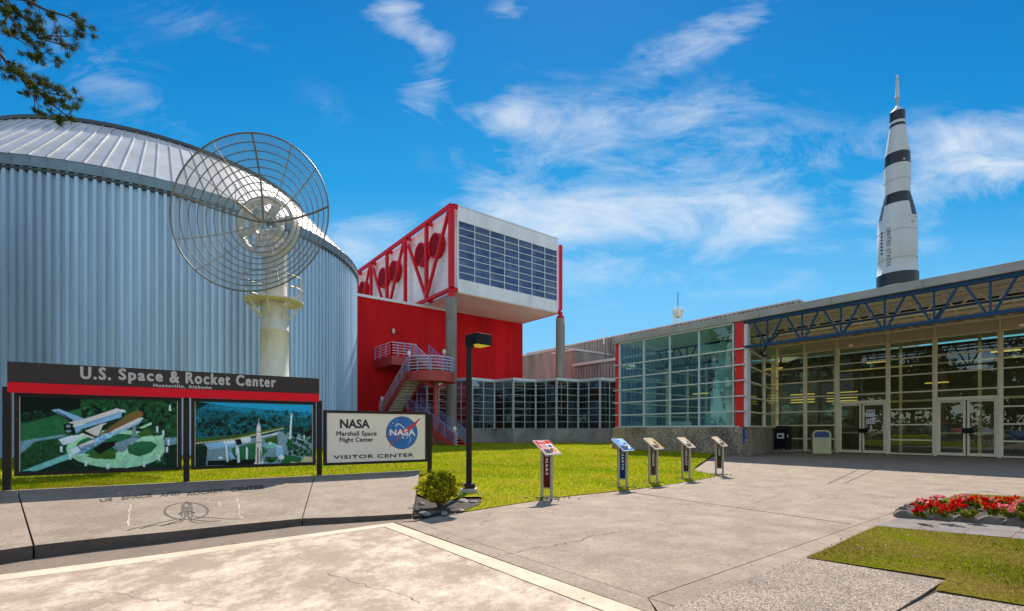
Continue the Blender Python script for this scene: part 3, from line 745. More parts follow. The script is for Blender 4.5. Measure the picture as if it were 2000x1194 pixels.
for pts in ([(220, 285), (200, 430), (185, 530), (210, 560)], [(230, 280), (340, 270)], [(620, 215), (690, 245), (820, 215)], [(1090, 195), (1200, 250), (1290, 245), (1310, 330)], [(1120, 245), (1170, 265), (1290, 280)], [(1520, 220), (1540, 330), (1550, 430), (1590, 480)], [(1580, 440), (1600, 470)], [(640, 300), (760, 290)], [(210, 560), (300, 570), (420, 540)], [(1300, 300), (1400, 240), (1500, 215)]):
    q = []
    for i in range(len(pts) - 1):
        for s in range(5):
            t = s / 5; q.append((lerp(pts[i][0], pts[i + 1][0], t) + rnd.uniform(-12, 12), lerp(pts[i][1], pts[i + 1][1], t) + rnd.uniform(-5, 5)))
    for i in range(len(q) - 1): apath(mb, [cr(*q[i]), cr(*q[i + 1])], rnd.uniform(.006, .022), MT['relief_pale'], .003)
mb.build('worn_edge', apr)

# ================================================================== SIGNS
SDX = Vector((SD.x, SD.y, 0)); SNX = Vector((SN.x, SN.y, 0)); SO = Vector((SB.x, SB.y, 0))
def spx(px, py):
    k = (px - CX) / F; Y = SB.dot(SN) / (k * SN.x + SN.y); P = Vector((k * Y, Y)); return (P - SB).dot(SD), H + (HZ - py) / F * Y
def SP(s, z, n=0): return SO + SDX * s + Z * z + SNX * n
def sbox(mb, s0, s1, z0, z1, n0, n1, m): mb.obox(SP(s0, z0, n0), SDX * (s1 - s0), SNX * (n1 - n0), Z * (z1 - z0), m)
def sframe(mb, s0, s1, z0, z1, n0, n1, b, m):
    sbox(mb, s0, s1, z0, z0 + b, n0, n1, m); sbox(mb, s0, s1, z1 - b, z1, n0, n1, m)
    sbox(mb, s0, s0 + b, z0 + b, z1 - b, n0, n1, m); sbox(mb, s1 - b, s1, z0 + b, z1 - b, n0, n1, m)
def slett(mb, body, x0, y0, x1, y1, n, m, bold=0, spacing=1., **kw):
    a, za = spx(x0, y1); b, zb = spx(x1, y0)
    letter(mb, body, SO, SDX, Z, a, b, za, zb, m, off=n, bold=bold, spacing=spacing, en=SNX, **kw)
sg = thing('entrance_sign', SP(2.27, .2), 'long dark entrance sign with two large photographs under a red striped header', 'sign')
for s, zt in ((0, 1.86), (2.27, 1.79), (4.52, 1.80)):
    mb = MB(); sbox(mb, s - .045, s + .045, .0, zt, -.045, .045, MT['bronze']); mb.build('post', sg, bevel=.005)
mb = MB(); sbox(mb, .03, 4.49, 1.925, 2.24, .05, .13, MT['bronze_mid']); hb = mb.build('header_board', sg, bevel=.006)
mb = MB(); sbox(mb, .03, 4.49, 1.768, 1.924, .05, .134, MT['stripe']); mb.build('red_stripe', sg, bevel=.004)
for wd, x0, x1, yt, yb in [('U.S.', 161.5, 218, 717, 743), ('Space', 235, 318, 721.5, 752), ('&', 333, 350, 728, 750), ('Rocket', 364, 448, 729, 755), ('Center', 461, 536, 734, 758)]:
    mb = MB()
    s0, _ = spx(x0, 740); s1, _ = spx(x1, 740)
    z0, z1 = (2.015, 2.225) if wd != 'Space' else (1.972, 2.225)
    letter(mb, wd, SO, SDX, Z, s0, s1, z0 + .01, z1 - .01, MT['letter_grey'], off=.139, bold=.0, en=SNX, spacing=1.22, fat=.010)
    mb.build('title_word', hb)
mb = MB(); s0, _ = spx(301, 756); s1, _ = spx(413, 758)
letter(mb, 'Huntsville, Alabama', SO, SDX, Z, s0, s1, 1.932, 1.990, MT['letter_grey'], off=.139, bold=0, en=SNX, spacing=1.25, fat=.0045); mb.build('subtitle_lettering', hb)

def print_material():
    m = bpy.data.materials.new('printed_photograph'); m.use_nodes = True; nt = m.node_tree; b_ = nt.nodes['Principled BSDF']
    at_ = nt.nodes.new('ShaderNodeAttribute'); at_.attribute_name = 'print'; nt.links.new(at_.outputs['Color'], b_.inputs['Base Color'])
    b_.inputs['Roughness'].default_value = .5; b_.inputs['Specular IOR Level'].default_value = .12; return m
PRINT = print_material()
def vnoise(h, w, cell, seed):
    q = np.random.RandomState(seed); gh, gw = int(h / cell) + 3, int(w / cell) + 3; g = q.rand(gh, gw)
    y = np.arange(h) / cell; x = np.arange(w) / cell; yi = y.astype(int); xi = x.astype(int); fy = (y - yi)[:, None]; fx = (x - xi)[None, :]
    fy = fy * fy * (3 - 2 * fy); fx = fx * fx * (3 - 2 * fx)
    return (g[np.ix_(yi, xi)] * (1 - fy) * (1 - fx) + g[np.ix_(yi + 1, xi)] * fy * (1 - fx) + g[np.ix_(yi, xi + 1)] * (1 - fy) * fx + g[np.ix_(yi + 1, xi + 1)] * fy * fx)
def picture(panel, s0, s1, z0, z1, n, polys, corners):
    (x0, ty0), (x1, ty1), (_, by1), (_, by0) = corners
    NX, NY = 300, 168
    A, Vv = np.meshgrid(np.linspace(0, 1, NX), np.linspace(1, 0, NY))       # picture coordinates, top row first
    t_ = ty0 + (ty1 - ty0) * A; b_ = by0 + (by1 - by0) * A
    PXx = x0 + A * (x1 - x0); PYy = b_ - Vv * (b_ - t_)
    C_ = np.zeros((NY, NX, 3)); C_[:] = PALETTE['deep_green']; rough = np.full((NY, NX), .8)
    for col, pts in polys:
        xs = [p[0] for p in pts]; ys = [p[1] for p in pts]
        bb_ = (PXx >= min(xs)) & (PXx <= max(xs)) & (PYy >= min(ys)) & (PYy <= max(ys)); idx = np.nonzero(bb_)
        if len(idx[0]) == 0: continue
        ins = in_poly(PXx[idx], PYy[idx], [(p[0], p[1]) for p in pts]); iy, ix = idx[0][ins], idx[1][ins]
        v = (PYy[iy, ix] - min(ys)) / max(1, max(ys) - min(ys))
        small = len(pts) == 9
        f = (1.35 - .75 * v) if small else (1.08 - .22 * v)
        C_[iy, ix] = np.array(PALETTE[col])[None, :] * f[:, None]
        rough[iy, ix] = .9 if small or col in ('forest', 'deep_green', 'green', 'forest_far', 'haze') else (.35 if col in ('lawn', 'olive', 'mid_green', 'pale_green', 'teal', 'grey', 'road') else .12)
    nzz = .45 * vnoise(NY, NX, 2.2, 1) + .3 * vnoise(NY, NX, 5, 2) + .25 * vnoise(NY, NX, 14, 3)
    C_ *= (1 + rough * (nzz - .5) * 2.4)[:, :, None]
    K = (C_ + np.roll(C_, 1, 0) + np.roll(C_, -1, 0) + np.roll(C_, 1, 1) + np.roll(C_, -1, 1)) / 5; C_[1:-1, 1:-1] = .5 * C_[1:-1, 1:-1] + .5 * K[1:-1, 1:-1]
    C_ = np.clip(C_, .002, .95)
    S_ = s0 + A * (s1 - s0); Zz = z0 + Vv * (z1 - z0)
    o3 = np.array(SO); P = o3[None, None] + S_[:, :, None] * np.array(SDX) + Zz[:, :, None] * np.array((0, 0, 1)) + n * np.array(SNX)
    i, j = np.meshgrid(np.arange(NY - 1), np.arange(NX - 1), indexing='ij'); k = (i * NX + j).ravel()
    fs = np.stack([k + NX, k + NX + 1, k + 1, k], 1)
    me = bpy.data.meshes.new('photograph'); me.from_pydata((P.reshape(-1, 3) - np.array(ROOT(panel))).tolist(), [], fs.tolist())
    ca = me.color_attributes.new('print', 'FLOAT_COLOR', 'POINT'); ca.data.foreach_set('color', np.concatenate([C_.reshape(-1, 3), np.ones((NX * NY, 1))], 1).astype(np.float32).ravel())
    me.materials.append(PRINT); o = bpy.data.objects.new('photograph', me); COL.objects.link(o); o.parent = panel
    return o
def circ(cx, cy, rx, ry, n=28): return [(cx + rx * math.cos(2 * math.pi * i / n), cy + ry * math.sin(2 * math.pi * i / n)) for i in range(n)]
def clumps(x0, x1, y0, y1, n, cols, r0, r1, seed):
    q = random.Random(seed); out = []
    for i in range(n):
        cx, cy, r = q.uniform(x0, x1), q.uniform(y0, y1), q.uniform(r0, r1); N = 9
        out.append((q.choice(cols), [(cx + r * q.uniform(.6, 1.2) * math.cos(2 * math.pi * k / N), cy + r * q.uniform(.6, 1.2) * math.sin(2 * math.pi * k / N)) for k in range(N)]))
    return out
pic1 = [('black', [(80, 100), (740, 110), (740, 240), (80, 300)]), ('green', [(740, 125), (1945, 155), (1945, 520), (1300, 480), (740, 330)])]
pic1 += clumps(760, 1930, 160, 480, 190, ['deep_green', 'mid_green', 'green', 'black', 'deep_green'], 12, 42, 1) + clumps(90, 730, 280, 420, 70, ['deep_green', 'green', 'black'], 12, 34, 2) + clumps(90, 1900, 850, 1000, 40, ['green', 'deep_green', 'lawn'], 15, 50, 12) + clumps(90, 560, 440, 640, 40, ['green', 'lawn', 'olive'], 15, 50, 13)
pic1 += [('lawn', [(80, 440), (740, 240), (760, 620), (600, 800), (80, 1000)]), ('green', [(80, 660), (560, 590), (600, 790), (80, 1000)]), ('road', [(80, 640), (560, 555), (565, 585), (235, 645), (80, 800)]), ('road', [(1780, 600), (1945, 600), (1945, 680), (1780, 690)]), ('green', [(1480, 480), (1945, 500), (1945, 600), (1700, 580)]), ('deep_green', [(600, 830), (1000, 960), (1945, 900), (1945, 960), (80, 1020), (250, 990)]),
    ('pale_green', circ(1180, 735, 605, 235)), ('lawn', circ(1160, 700, 470, 150)), ('pale_green', [(1290, 700), (1130, 800), (1060, 880), (1070, 960), (1300, 970), (1480, 910), (1440, 840), (1310, 780)]), ('pale_green', [(1320, 690), (1480, 590), (1760, 570), (1780, 680), (1690, 690), (1480, 640)]),
    ('lawn', [(1310, 730), (1390, 650), (1600, 645), (1685, 690), (1600, 780), (1450, 830), (1310, 790)]), ('olive', [(800, 830), (960, 760), (1160, 760), (1150, 865), (900, 855)]), ('olive', [(1400, 560), (1540, 490), (1645, 570), (1480, 590)]),
    ('grey', [(1080, 690), (1350, 600), (1480, 600), (1300, 700), (1290, 745), (1230, 782), (1150, 740)]), ('black', [(880, 740), (1000, 660), (1160, 640), (1140, 700), (960, 800)]), ('teal', [(90, 1005), (610, 785), (630, 850), (250, 1005)]), ('pale_green', [(1440, 480), (1600, 410), (1615, 440), (1480, 490)]),
    ('grey', [(1360, 470), (1410, 460), (1400, 600), (1350, 600)]), ('brown', [(960, 560), (1330, 300), (1420, 272), (1480, 278), (1500, 320), (1470, 360), (1100, 540)]),
    ('white', [(490, 620), (600, 580), (780, 560), (640, 660), (540, 690)]), ('black', [(400, 268), (420, 262), (690, 400), (640, 412)]), ('blue_white', [(410, 262), (490, 248), (790, 372), (660, 400)]), ('black', [(470, 268), (655, 380), (640, 390), (455, 275)]),
    ('blue_white', [(600, 420), (1170, 255), (1270, 270), (1270, 300), (1220, 350), (760, 490), (690, 548), (600, 520)]), ('pink_white', [(600, 415), (780, 372), (1170, 240), (1240, 268), (800, 418), (660, 455)]), ('white', [(1200, 258), (1270, 262), (1275, 295), (1230, 300)]), ('black', [(1225, 300), (1272, 285), (1250, 330), (1222, 350)]),
    ('black', [(540, 440), (600, 420), (655, 430), (690, 560), (560, 545)]), ('grey', circ(600, 460, 28, 18, 10)), ('grey', circ(600, 520, 32, 18, 10)),
    ('blue_white', [(620, 740), (720, 690), (1110, 520), (1440, 365), (1500, 355), (1460, 420), (1100, 590), (760, 795), (660, 812)]), ('pink_white', [(1110, 512), (1440, 360), (1490, 358), (1450, 400), (1110, 555)]), ('pink_white', [(720, 690), (880, 625), (920, 640), (740, 720)]), ('white', [(620, 740), (700, 705), (740, 760), (660, 812)]),
    ('black', [(720, 545), (800, 515), (930, 585), (880, 615)]), ('pink_white', [(790, 515), (990, 428), (1075, 420), (1000, 450), (945, 580), (900, 575)]), ('pink_white', [(725, 555), (760, 545), (910, 600), (880, 614)]), ('black', [(1075, 420), (1012, 450), (964, 582), (948, 584), (1000, 446), (1060, 421)]), ('grey', [(800, 425), (1225, 290), (1222, 300), (800, 438)]), ('blue_white', [(1120, 548), (1440, 408), (1460, 420), (1100, 590)]), ('white', [(650, 450), (770, 425), (765, 440), (655, 468)])]
for (x, y) in [(520, 740), (620, 830), (800, 910), (1060, 950), (1510, 920), (1705, 845), (1830, 660), (1810, 745), (1760, 545), (1680, 500), (1850, 240)]: pic1.append(('white', [(x - 16, y + 35), (x - 10, y - 35), (x + 10, y - 35), (x + 16, y + 35)]))
pic2 = [('sky', [(125, 125), (1790, 180), (1790, 330), (1000, 240), (500, 190), (300, 150)]), ('haze', [(300, 150), (500, 185), (1000, 235), (1790, 300), (1790, 420), (800, 330), (125, 260)]), ('forest_far', [(125, 230), (800, 300), (1790, 380), (1790, 620), (125, 660)])]
pic2 += clumps(140, 1770, 270, 430, 160, ['haze', 'forest_far', 'forest'], 10, 30, 3) + clumps(140, 1300, 360, 610, 210, ['forest', 'deep_green', 'black', 'forest_far'], 12, 38, 4)
pic2 += [('olive', [(125, 660), (700, 600), (1340, 480), (1400, 500), (900, 620), (125, 730)]), ('tan', [(125, 720), (660, 655), (1350, 505), (1350, 520), (700, 670), (125, 740)]), ('grey', [(125, 760), (1000, 640), (1350, 560), (1790, 640), (1790, 1010), (125, 1060)]), ('deep_green', [(125, 740), (280, 760), (260, 1060), (125, 1060)]), ('lawn', [(600, 800), (930, 720), (1110, 830), (1000, 960), (620, 1000)]), ('olive', [(1060, 660), (1250, 620), (1260, 740), (1080, 740)]), ('mid_green', [(1350, 890), (1620, 930), (1600, 1010), (1300, 1020)]), ('black', [(280, 980), (940, 960), (930, 1040), (280, 1050)])]
pic2 += clumps(1360, 1780, 490, 620, 90, ['forest', 'deep_green', 'green', 'black'], 12, 36, 5) + clumps(1400, 1780, 660, 900, 90, ['forest', 'green', 'lawn', 'deep_green'], 12, 38, 6) + clumps(1080, 1270, 940, 1000, 14, ['green', 'deep_green', 'mid_green'], 20, 40, 7)
pic2 += [('tan', [(1600, 1000), (1680, 915), (1790, 930), (1790, 1000)]), ('tan', [(1440, 1010), (1470, 990), (1580, 1010)]), ('blue_white', [(240, 735), (480, 700), (640, 680), (650, 770), (470, 795), (300, 820)]), ('white', [(480, 700), (640, 680), (648, 730), (500, 750)]), ('black', [(650, 680), (730, 665), (745, 740), (670, 755)]), ('white', [(720, 655), (860, 638), (865, 708), (745, 735)]), ('white', [(1000, 630), (1150, 600), (1240, 575), (1300, 565), (1300, 595), (1150, 615), (1010, 645)]), ('teal', circ(1275, 580, 28, 20, 12)), ('teal', circ(1140, 760, 110, 40)), ('white', circ(1145, 730, 20, 22, 10)),
    ('blue_white', [(1230, 775), (1335, 775), (1335, 895), (1230, 910)]), ('white', circ(1282, 775, 53, 10)), ('white', circ(1310, 930, 45, 35, 12)), ('white', [(515, 780), (525, 735), (540, 780), (558, 995), (530, 995)]), ('white', [(655, 760), (672, 760), (675, 900), (655, 900)]), ('white', [(675, 810), (688, 765), (702, 810), (712, 1005), (680, 1010)]), ('white', [(795, 810), (807, 770), (822, 810), (825, 960), (797, 960)]), ('white', circ(450, 940, 35, 18, 12)), ('blue_white', [(550, 850), (600, 870), (650, 950), (600, 950)]),
    ('tan', [(1450, 300), (1478, 300), (1475, 330), (1450, 330)]), ('white', [(1452, 330), (1474, 330), (1460, 670), (1424, 670)]), ('white', [(1560, 655), (1650, 685), (1655, 610), (1670, 610), (1665, 695), (1560, 670)]),
    ('pink_white', [(972, 440), (976, 352), (982, 440), (1003, 490), (1008, 560), (1010, 620), (1020, 700), (1020, 770), (1030, 1030), (930, 1030), (935, 770), (942, 700), (945, 560), (950, 490)]), ('black', [(945, 562), (1008, 566), (1008, 574), (945, 570)]), ('black', [(940, 705), (1020, 710), (1020, 720), (940, 715)]), ('black', [(955, 790), (975, 790), (975, 1010), (958, 1010)]), ('black', [(1003, 830), (1013, 830), (1020, 1000), (1005, 1000)]), ('white', [(905, 1030), (935, 985), (935, 1030)]), ('white', [(1055, 1000), (1025, 980), (1025, 1030)])]
for (s0, s1, pics, cr_) in ((.09, 2.2, pic1, [(80, 100), (1945, 155), (0, 955), (0, 1020)]), (2.34, 4.44, pic2, [(125, 125), (1790, 180), (0, 1000), (0, 1060)])):
    mb = MB(); sbox(mb, s0, s1, .49, 1.766, -.03, .035, MT['bronze']); pn_ = mb.build('picture_panel', sg, bevel=.004)
    mb = MB(); sframe(mb, s0, s1, .49, 1.766, .036, .07, .055, MT['bronze']); mb.build('frame', pn_)
    mb = MB(); sbox(mb, s0 + .056, s0 + .064, .55, 1.71, .037, .06, MT['sign_cream']); mb.build('edge_strip', pn_); mb = MB(); sbox(mb, s1 - .064, s1 - .056, .55, 1.71, .037, .06, MT['sign_cream']); mb.build('edge_strip', pn_)
    picture(pn_, s0 + .066, s1 - .066, .548, 1.71, .057, pics, cr_)
# small cream visitor sign
vs = thing('visitor_sign', SP(5.75, .2), 'cream visitor sign with black lettering and a round blue emblem between brown posts', 'sign')
mb = MB(); sbox(mb, 6.90, 6.985, .0, 1.575, -.04, .04, MT['bronze']); mb.build('post', vs, bevel=.004)
mb = MB(); sbox(mb, 4.60, 6.86, .47, 1.605, -.04, .05, MT['bronze']); vp = mb.build('panel', vs, bevel=.006)
mb = MB(); sframe(mb, 4.60, 6.86, .47, 1.605, .0505, .075, .05, MT['bronze']); mb.build('frame', vp)
mb = MB(); sbox(mb, 4.655, 6.805, .525, 1.55, .0508, .06, MT['sign_cream']); vf = mb.build('face', vp)
for s in (4.69, 5.2, 5.73, 6.25, 6.77):
    for z in (.55, 1.525): mb = MB(); mb.lathe(SP(s, z, .062), [(.0, .005), (.012, .002), (.013, -.003)], MT['letter_grey'], 8); mb.build('screw', vp)
mb = MB()
slett(mb, 'NASA', 663, 820, 720, 836.5, .064, MT['ink'], .012, 1.0, fat=.006); mb.build('lettering', vp); mb = MB()
slett(mb, 'Marshall Space', 655.8, 842.5, 733.6, 854.2, .064, MT['ink'], 0, 1.02, fat=.0035)
mb.build('lettering', vp); mb = MB()
slett(mb, 'Flight Center', 662, 854.5, 727, 866, .064, MT['ink'], 0, 1.02, fat=.0035)
mb.build('lettering', vp); mb = MB()
slett(mb, 'VISITOR CENTER', 650.3, 885.5, 805.5, 896.6, .064, MT['ink'], 0, 1.08, fat=.0045)
mb.build('lettering', vp)
# round emblem
E_BLUE = flat('emblem_blue', (.012, .14, .42)); E_RED = flat('emblem_red', (.70, .012, .02)); E_WHITE = flat('emblem_white', (.8, .8, .8))
ec, ez = spx(783.5, 845.5); er = .355
def EP(x, y, n): return SP(ec + x * er, ez + y * er, n)
mb = MB()
mb.poly([EP(1.03 * math.cos(t), 1.03 * math.sin(t), .0622) for t in np.linspace(0, 2 * math.pi, 48, False)], MT['ink'])
mb.poly([EP(math.cos(t), math.sin(t), .0630) for t in np.linspace(0, 2 * math.pi, 48, False)], E_BLUE)
q = random.Random(5)
for i in range(26):
    a, r_ = q.uniform(0, 6.28), q.uniform(.3, .93); c = (r_ * math.cos(a), r_ * math.sin(a)); s = q.choice([.012, .016, .022, .035])
    mb.poly([EP(c[0] + s * (1.3 if k % 2 == 0 else .4) * math.cos(k * math.pi / 4), c[1] + s * (1.3 if k % 2 == 0 else .4) * math.sin(k * math.pi / 4), .0636) for k in range(8)], E_WHITE)
# orbit
pts = [(.55 * math.cos(t), .24 * math.sin(t)) for t in np.linspace(-.15, 3.75, 40)]; ca, sa = math.cos(R(-52)), math.sin(R(-52))
pts = [(.0 + x * ca - y * sa - .02, .1 + x * sa + y * ca) for x, y in pts]
for i in range(len(pts) - 1):
    a, b = Vector(pts[i]), Vector(pts[i + 1]); d = (b - a).normalized(); n_ = Vector((-d.y, d.x)) * (.012 + .022 * i / 40)
    mb.add([EP(*(a - n_), .0640), EP(*(b - n_), .0640), EP(*(b + n_), .0640), EP(*(a + n_), .0640)], [(0, 1, 2, 3)], E_WHITE)
pts = [(.42, -.12), (.53, -.3), (.56, -.45), (.52, -.56), (.45, -.58)]
for i in range(4):
    a, b = Vector(pts[i]), Vector(pts[i + 1]); d = (b - a).normalized(); n_ = Vector((-d.y, d.x)) * .014
    mb.add([EP(*(a - n_), .0640), EP(*(b - n_), .0640), EP(*(b + n_), .0640), EP(*(a + n_), .0640)], [(0, 1, 2, 3)], E_WHITE)
# red wing
up = [(-1.08, -.22), (-.6, -.08), (-.1, .12), (.35, .28), (.75, .55), (1.17, .9)]
lowr = [(-.82, -.84), (-.5, -.48), (0, -.12), (.5, .18), (.85, .5), (1.17, .9)]
for A_, wd0 in ((up, .03), (lowr, .03)):
    for i in range(5):
        a, b = Vector(A_[i]), Vector(A_[i + 1]); d = (b - a).normalized(); n_ = Vector((-d.y, d.x)) * wd0
        mb.add([EP(*(a - n_), .0646), EP(*(b - n_), .0646), EP(*(b + n_), .0646), EP(*(a + n_), .0646)], [(0, 1, 2, 3)], E_RED)
for i in range(2, 5): mb.add([EP(*lowr[i], .0649), EP(*lowr[i + 1], .0649), EP(*up[i + 1], .0649), EP(*up[i], .0649)], [(0, 1, 2, 3)], E_RED)
letter(mb, 'NASA', SO, SDX, Z, ec - .80 * er, ec + .86 * er, ez - .17 * er, ez + .22 * er, E_WHITE, off=.0655, bold=.035, en=SNX, spacing=1.1)
apath_ = [(.0, -.28), (.12, -.38)]
a, b = Vector((-.02, -.24)), Vector((.1, -.36)); d = (b - a).normalized(); n_ = Vector((-d.y, d.x)) * .035
mb.add([EP(*(a - n_), .0652), EP(*(b - n_), .0652), EP(*(b + n_), .0652), EP(*(a + n_), .0652)], [(0, 1, 2, 3)], E_WHITE)
mb.build('emblem', vp)
# neighbour sign cut by the frame
ns = thing('display_sign', SP(-.9, .2), 'dark framed display board cut off at the left edge of the photo', 'sign')
mb = MB(); sbox(mb, -2.3, -.10, .50, 1.74, -.03, .05, MT['bronze']); dp = mb.build('panel', ns, bevel=.005)
mb = MB(); sframe(mb, -2.3, -.10, .50, 1.74, .0505, .075, .05, MT['bronze']); mb.build('frame', dp)
mb = MB(); sbox(mb, -2.24, -.16, .56, 1.68, .0508, .058, PR['deep_green']); mb.build('picture', dp)
mb = MB(); sbox(mb, -2.42, -2.33, 0, 1.84, -.04, .04, MT['bronze']); mb.build('post', ns)

# ================================================================== DRUM BUILDING
E_ = 10.8
DC = Vector((-2.042 * E_, 2.815 * E_)); DRr = 1.068 * E_; ZE = H + E_; RT = .773 * E_; ZT = H + 1.321 * E_
dm = thing('drum_building', (DC.x, DC.y, 0), 'round blue grey corrugated steel drum building with pale seamed conical roof', 'building')
NR = 248; prof = [(-.5, 0), (-.28, .0), (-.18, .075), (.18, .075), (.28, 0)]
mb = MB(); ring = []
for k in range(NR):
    for (t, dr_) in [(-.5, 0), (-.2, 0), (-.14, .16), (.24, .16), (.31, 0)]:
        a = 2 * math.pi * (k + t) / NR; ring.append((a, DRr + dr_))
n = len(ring); vs_ = []
for z in (0, ZE - .32):
    for a, r in ring: vs_.append((DC.x + r * math.cos(a), DC.y + r * math.sin(a), z))
mb.add(vs_, [(i, (i + 1) % n, n + (i + 1) % n, n + i) for i in range(n)], MT['drum_wall']); mb.build('wall', dm)
mb = MB(); NB = NR // 2
mb.lathe((DC.x, DC.y, 0), [(DRr - .05, ZE - .52), (DRr + .17, ZE - .50), (DRr + .17, ZE - .40), (DRr + .05, ZE - .38)], MT['dark_trim'], NB, smooth=False)
mb.build('drip_edge', dm)
mb = MB(); mb.lathe((DC.x, DC.y, 0), [(DRr + .055, ZE - .38), (DRr + .22, ZE - .36), (DRr + .22, ZE + .05), (DRr + .05, ZE + .06)], MT['drum_band'], NB, smooth=False)
for k in range(NB):
    a = 2 * math.pi * k / NB; d = Vector((math.cos(a), math.sin(a), 0)); p = V3(DC, 0) + d * (DRr + .225)
    mb.beam(p + Z * (ZE - .36), p + Z * (ZE + .05), .05, .02, MT['drum_band'], up=d)
mb.build('gutter', dm)
mb = MB(); mb.lathe((DC.x, DC.y, 0), [(DRr + .24, ZE + .06), (RT, ZT)], MT['drum_roof'], NB, smooth=False); rf = mb.build('roof', dm)
mb = MB()
for k in range(NB):
    a = 2 * math.pi * k / NB; d = Vector((math.cos(a), math.sin(a), 0)); p0 = V3(DC, ZE + .09) + d * (DRr + .24); p1 = V3(DC, ZT + .03) + d * RT
    mb.beam(p0 - Z * .03, p1 - Z * .03, .04, .07, MT['drum_roof'], up=Z)
mb.build('standing_seam', rf)
mb = MB(); mb.lathe((DC.x, DC.y, 0), [(RT + .1, ZT - .03), (RT + .12, ZT + .13), (RT - .2, ZT + .16), (.01, ZT + .5)], MT['dark_trim'], NB, smooth=False); mb.build('ridge_cap', dm)

# ================================================================== CANTILEVERED RED AND WHITE BUILDING
BS = 1.06
def BP(p3): return Vector((p3[0] * BS, p3[1] * BS, H + (p3[2] - H) * BS))
A2 = Vector((-3.98, 35.0)) * BS
ZB0, ZB1 = H + 10.05 * BS, H + 16.32 * BS
BWd = 10.02 * BS; BDp = 24 * BS
def B(a, t, z): return Vector((A2.x, A2.y, 0)) + U * a + W * t + Z * z
bb = thing('cantilever_building', B(3, 8, 0), 'red walled building with a raised white box, red trusses and a wide gridded window', 'building')
# box shell with window opening
zw0, zw1 = H + 10.98 * BS, H + 15.30 * BS
mb = MB()
mb.obox(B(0, 0, ZB0), U * BWd, W * .3, Z * (zw0 - ZB0), MT['white_panel'])
mb.obox(B(0, 0, zw1), U * BWd, W * .3, Z * (ZB1 - zw1), MT['white_panel'])
mb.obox(B(0, 0, zw0), U * .13, W * .3, Z * (zw1 - zw0), MT['white_panel'])
mb.obox(B(BWd - .12, 0, zw0), U * .12, W * .3, Z * (zw1 - zw0), MT['white_panel'])
mb.obox(B(0, .301, ZB0 + .05), U * .3, W * BDp, Z * (ZB1 - ZB0 - .05), MT['white_panel'])
mb.obox(B(BWd - .3, .301, ZB0 + .05), U * .3, W * BDp, Z * (ZB1 - ZB0 - .05), MT['white_panel'])
mb.obox(B(.301, .301, ZB1 - .3), U * (BWd - .602), W * BDp, Z * .29, MT['white_panel'])
mb.build('box_wall', bb)
mb = MB(); mb.obox(B(-.03, -.03, ZB1 + .002), U * (BWd + .06), W * .4, Z * .06, MT['alu']); mb.build('parapet_cap', bb)
mb = MB()
for k in range(1, 9):
    mb.beam(B(-.004, .4, ZB0 + k * .72), B(-.004, BDp, ZB0 + k * .72), .012, .02, MT['alu'])
mb.build('panel_joint', bb)
mb = MB()
for i in range(4):
    for j in range(5): mb.obox(B(.02 + i * BWd / 4 + .01, .05 + j * 1.4 * BS, ZB0 - .06), U * (BWd / 4 - .02), W * (1.4 * BS - .02), Z * .058, MT['soffit'])
for j in range(5, 14): mb.obox(B(.02, .05 + j * 1.4 * BS, ZB0 - .06), U * (BWd - .04), W * (1.4 * BS - .02), Z * .058, MT['soffit'])
mb.build('soffit', bb)
mb = MB(); a0, a1 = .13, BWd - .12
for k in range(8):
    a = a0 + (a1 - a0) * k / 7; mb.obox(B(a - .03, .0, zw0), U * .06, W * .14, Z * (zw1 - zw0), MT['alu'])
for k in range(9):
    z = zw0 + (zw1 - zw0) * k / 8
    for j in range(7): mb.obox(B(a0 + (a1 - a0) * j / 7 + .031, .012, z - .028 + (.028 if k == 0 else -.028 if k == 8 else 0)), U * ((a1 - a0) / 7 - .062), W * .11, Z * .056, MT['alu'])
wf = mb.build('window', bb)
mb = MB()
for i in range(7):
    for j in range(8):
        e, e2 = rnd.uniform(-.012, .012), rnd.uniform(-.012, .012); x0_, x1_ = a0 + (a1 - a0) * i / 7, a0 + (a1 - a0) * (i + 1) / 7; y0_, y1_ = zw0 + (zw1 - zw0) * j / 8, zw0 + (zw1 - zw0) * (j + 1) / 8
        mb.poly([B(x0_, .08 + e, y0_), B(x1_, .08 + e2, y0_), B(x1_, .08 - e, y1_), B(x0_, .08 - e2, y1_)], MT['glass_box'])
mb.build('pane', wf)
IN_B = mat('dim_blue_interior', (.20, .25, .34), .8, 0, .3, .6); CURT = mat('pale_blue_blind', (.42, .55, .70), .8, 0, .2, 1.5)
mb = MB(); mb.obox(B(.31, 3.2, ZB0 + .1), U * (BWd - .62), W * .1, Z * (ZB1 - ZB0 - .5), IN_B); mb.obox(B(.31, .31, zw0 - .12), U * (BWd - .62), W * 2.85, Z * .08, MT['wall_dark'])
for (a, b, z) in ((2.2, 3.0, 0), (5.9, 6.4, .3), (6.5, 7.2, 0), (8.6, 9.0, .6)): mb.obox(B(a, 1.2, zw0 + z), U * (b - a), W * .1, Z * (zw1 - zw0 - .8), CURT)
mb.build('inner_room', bb)
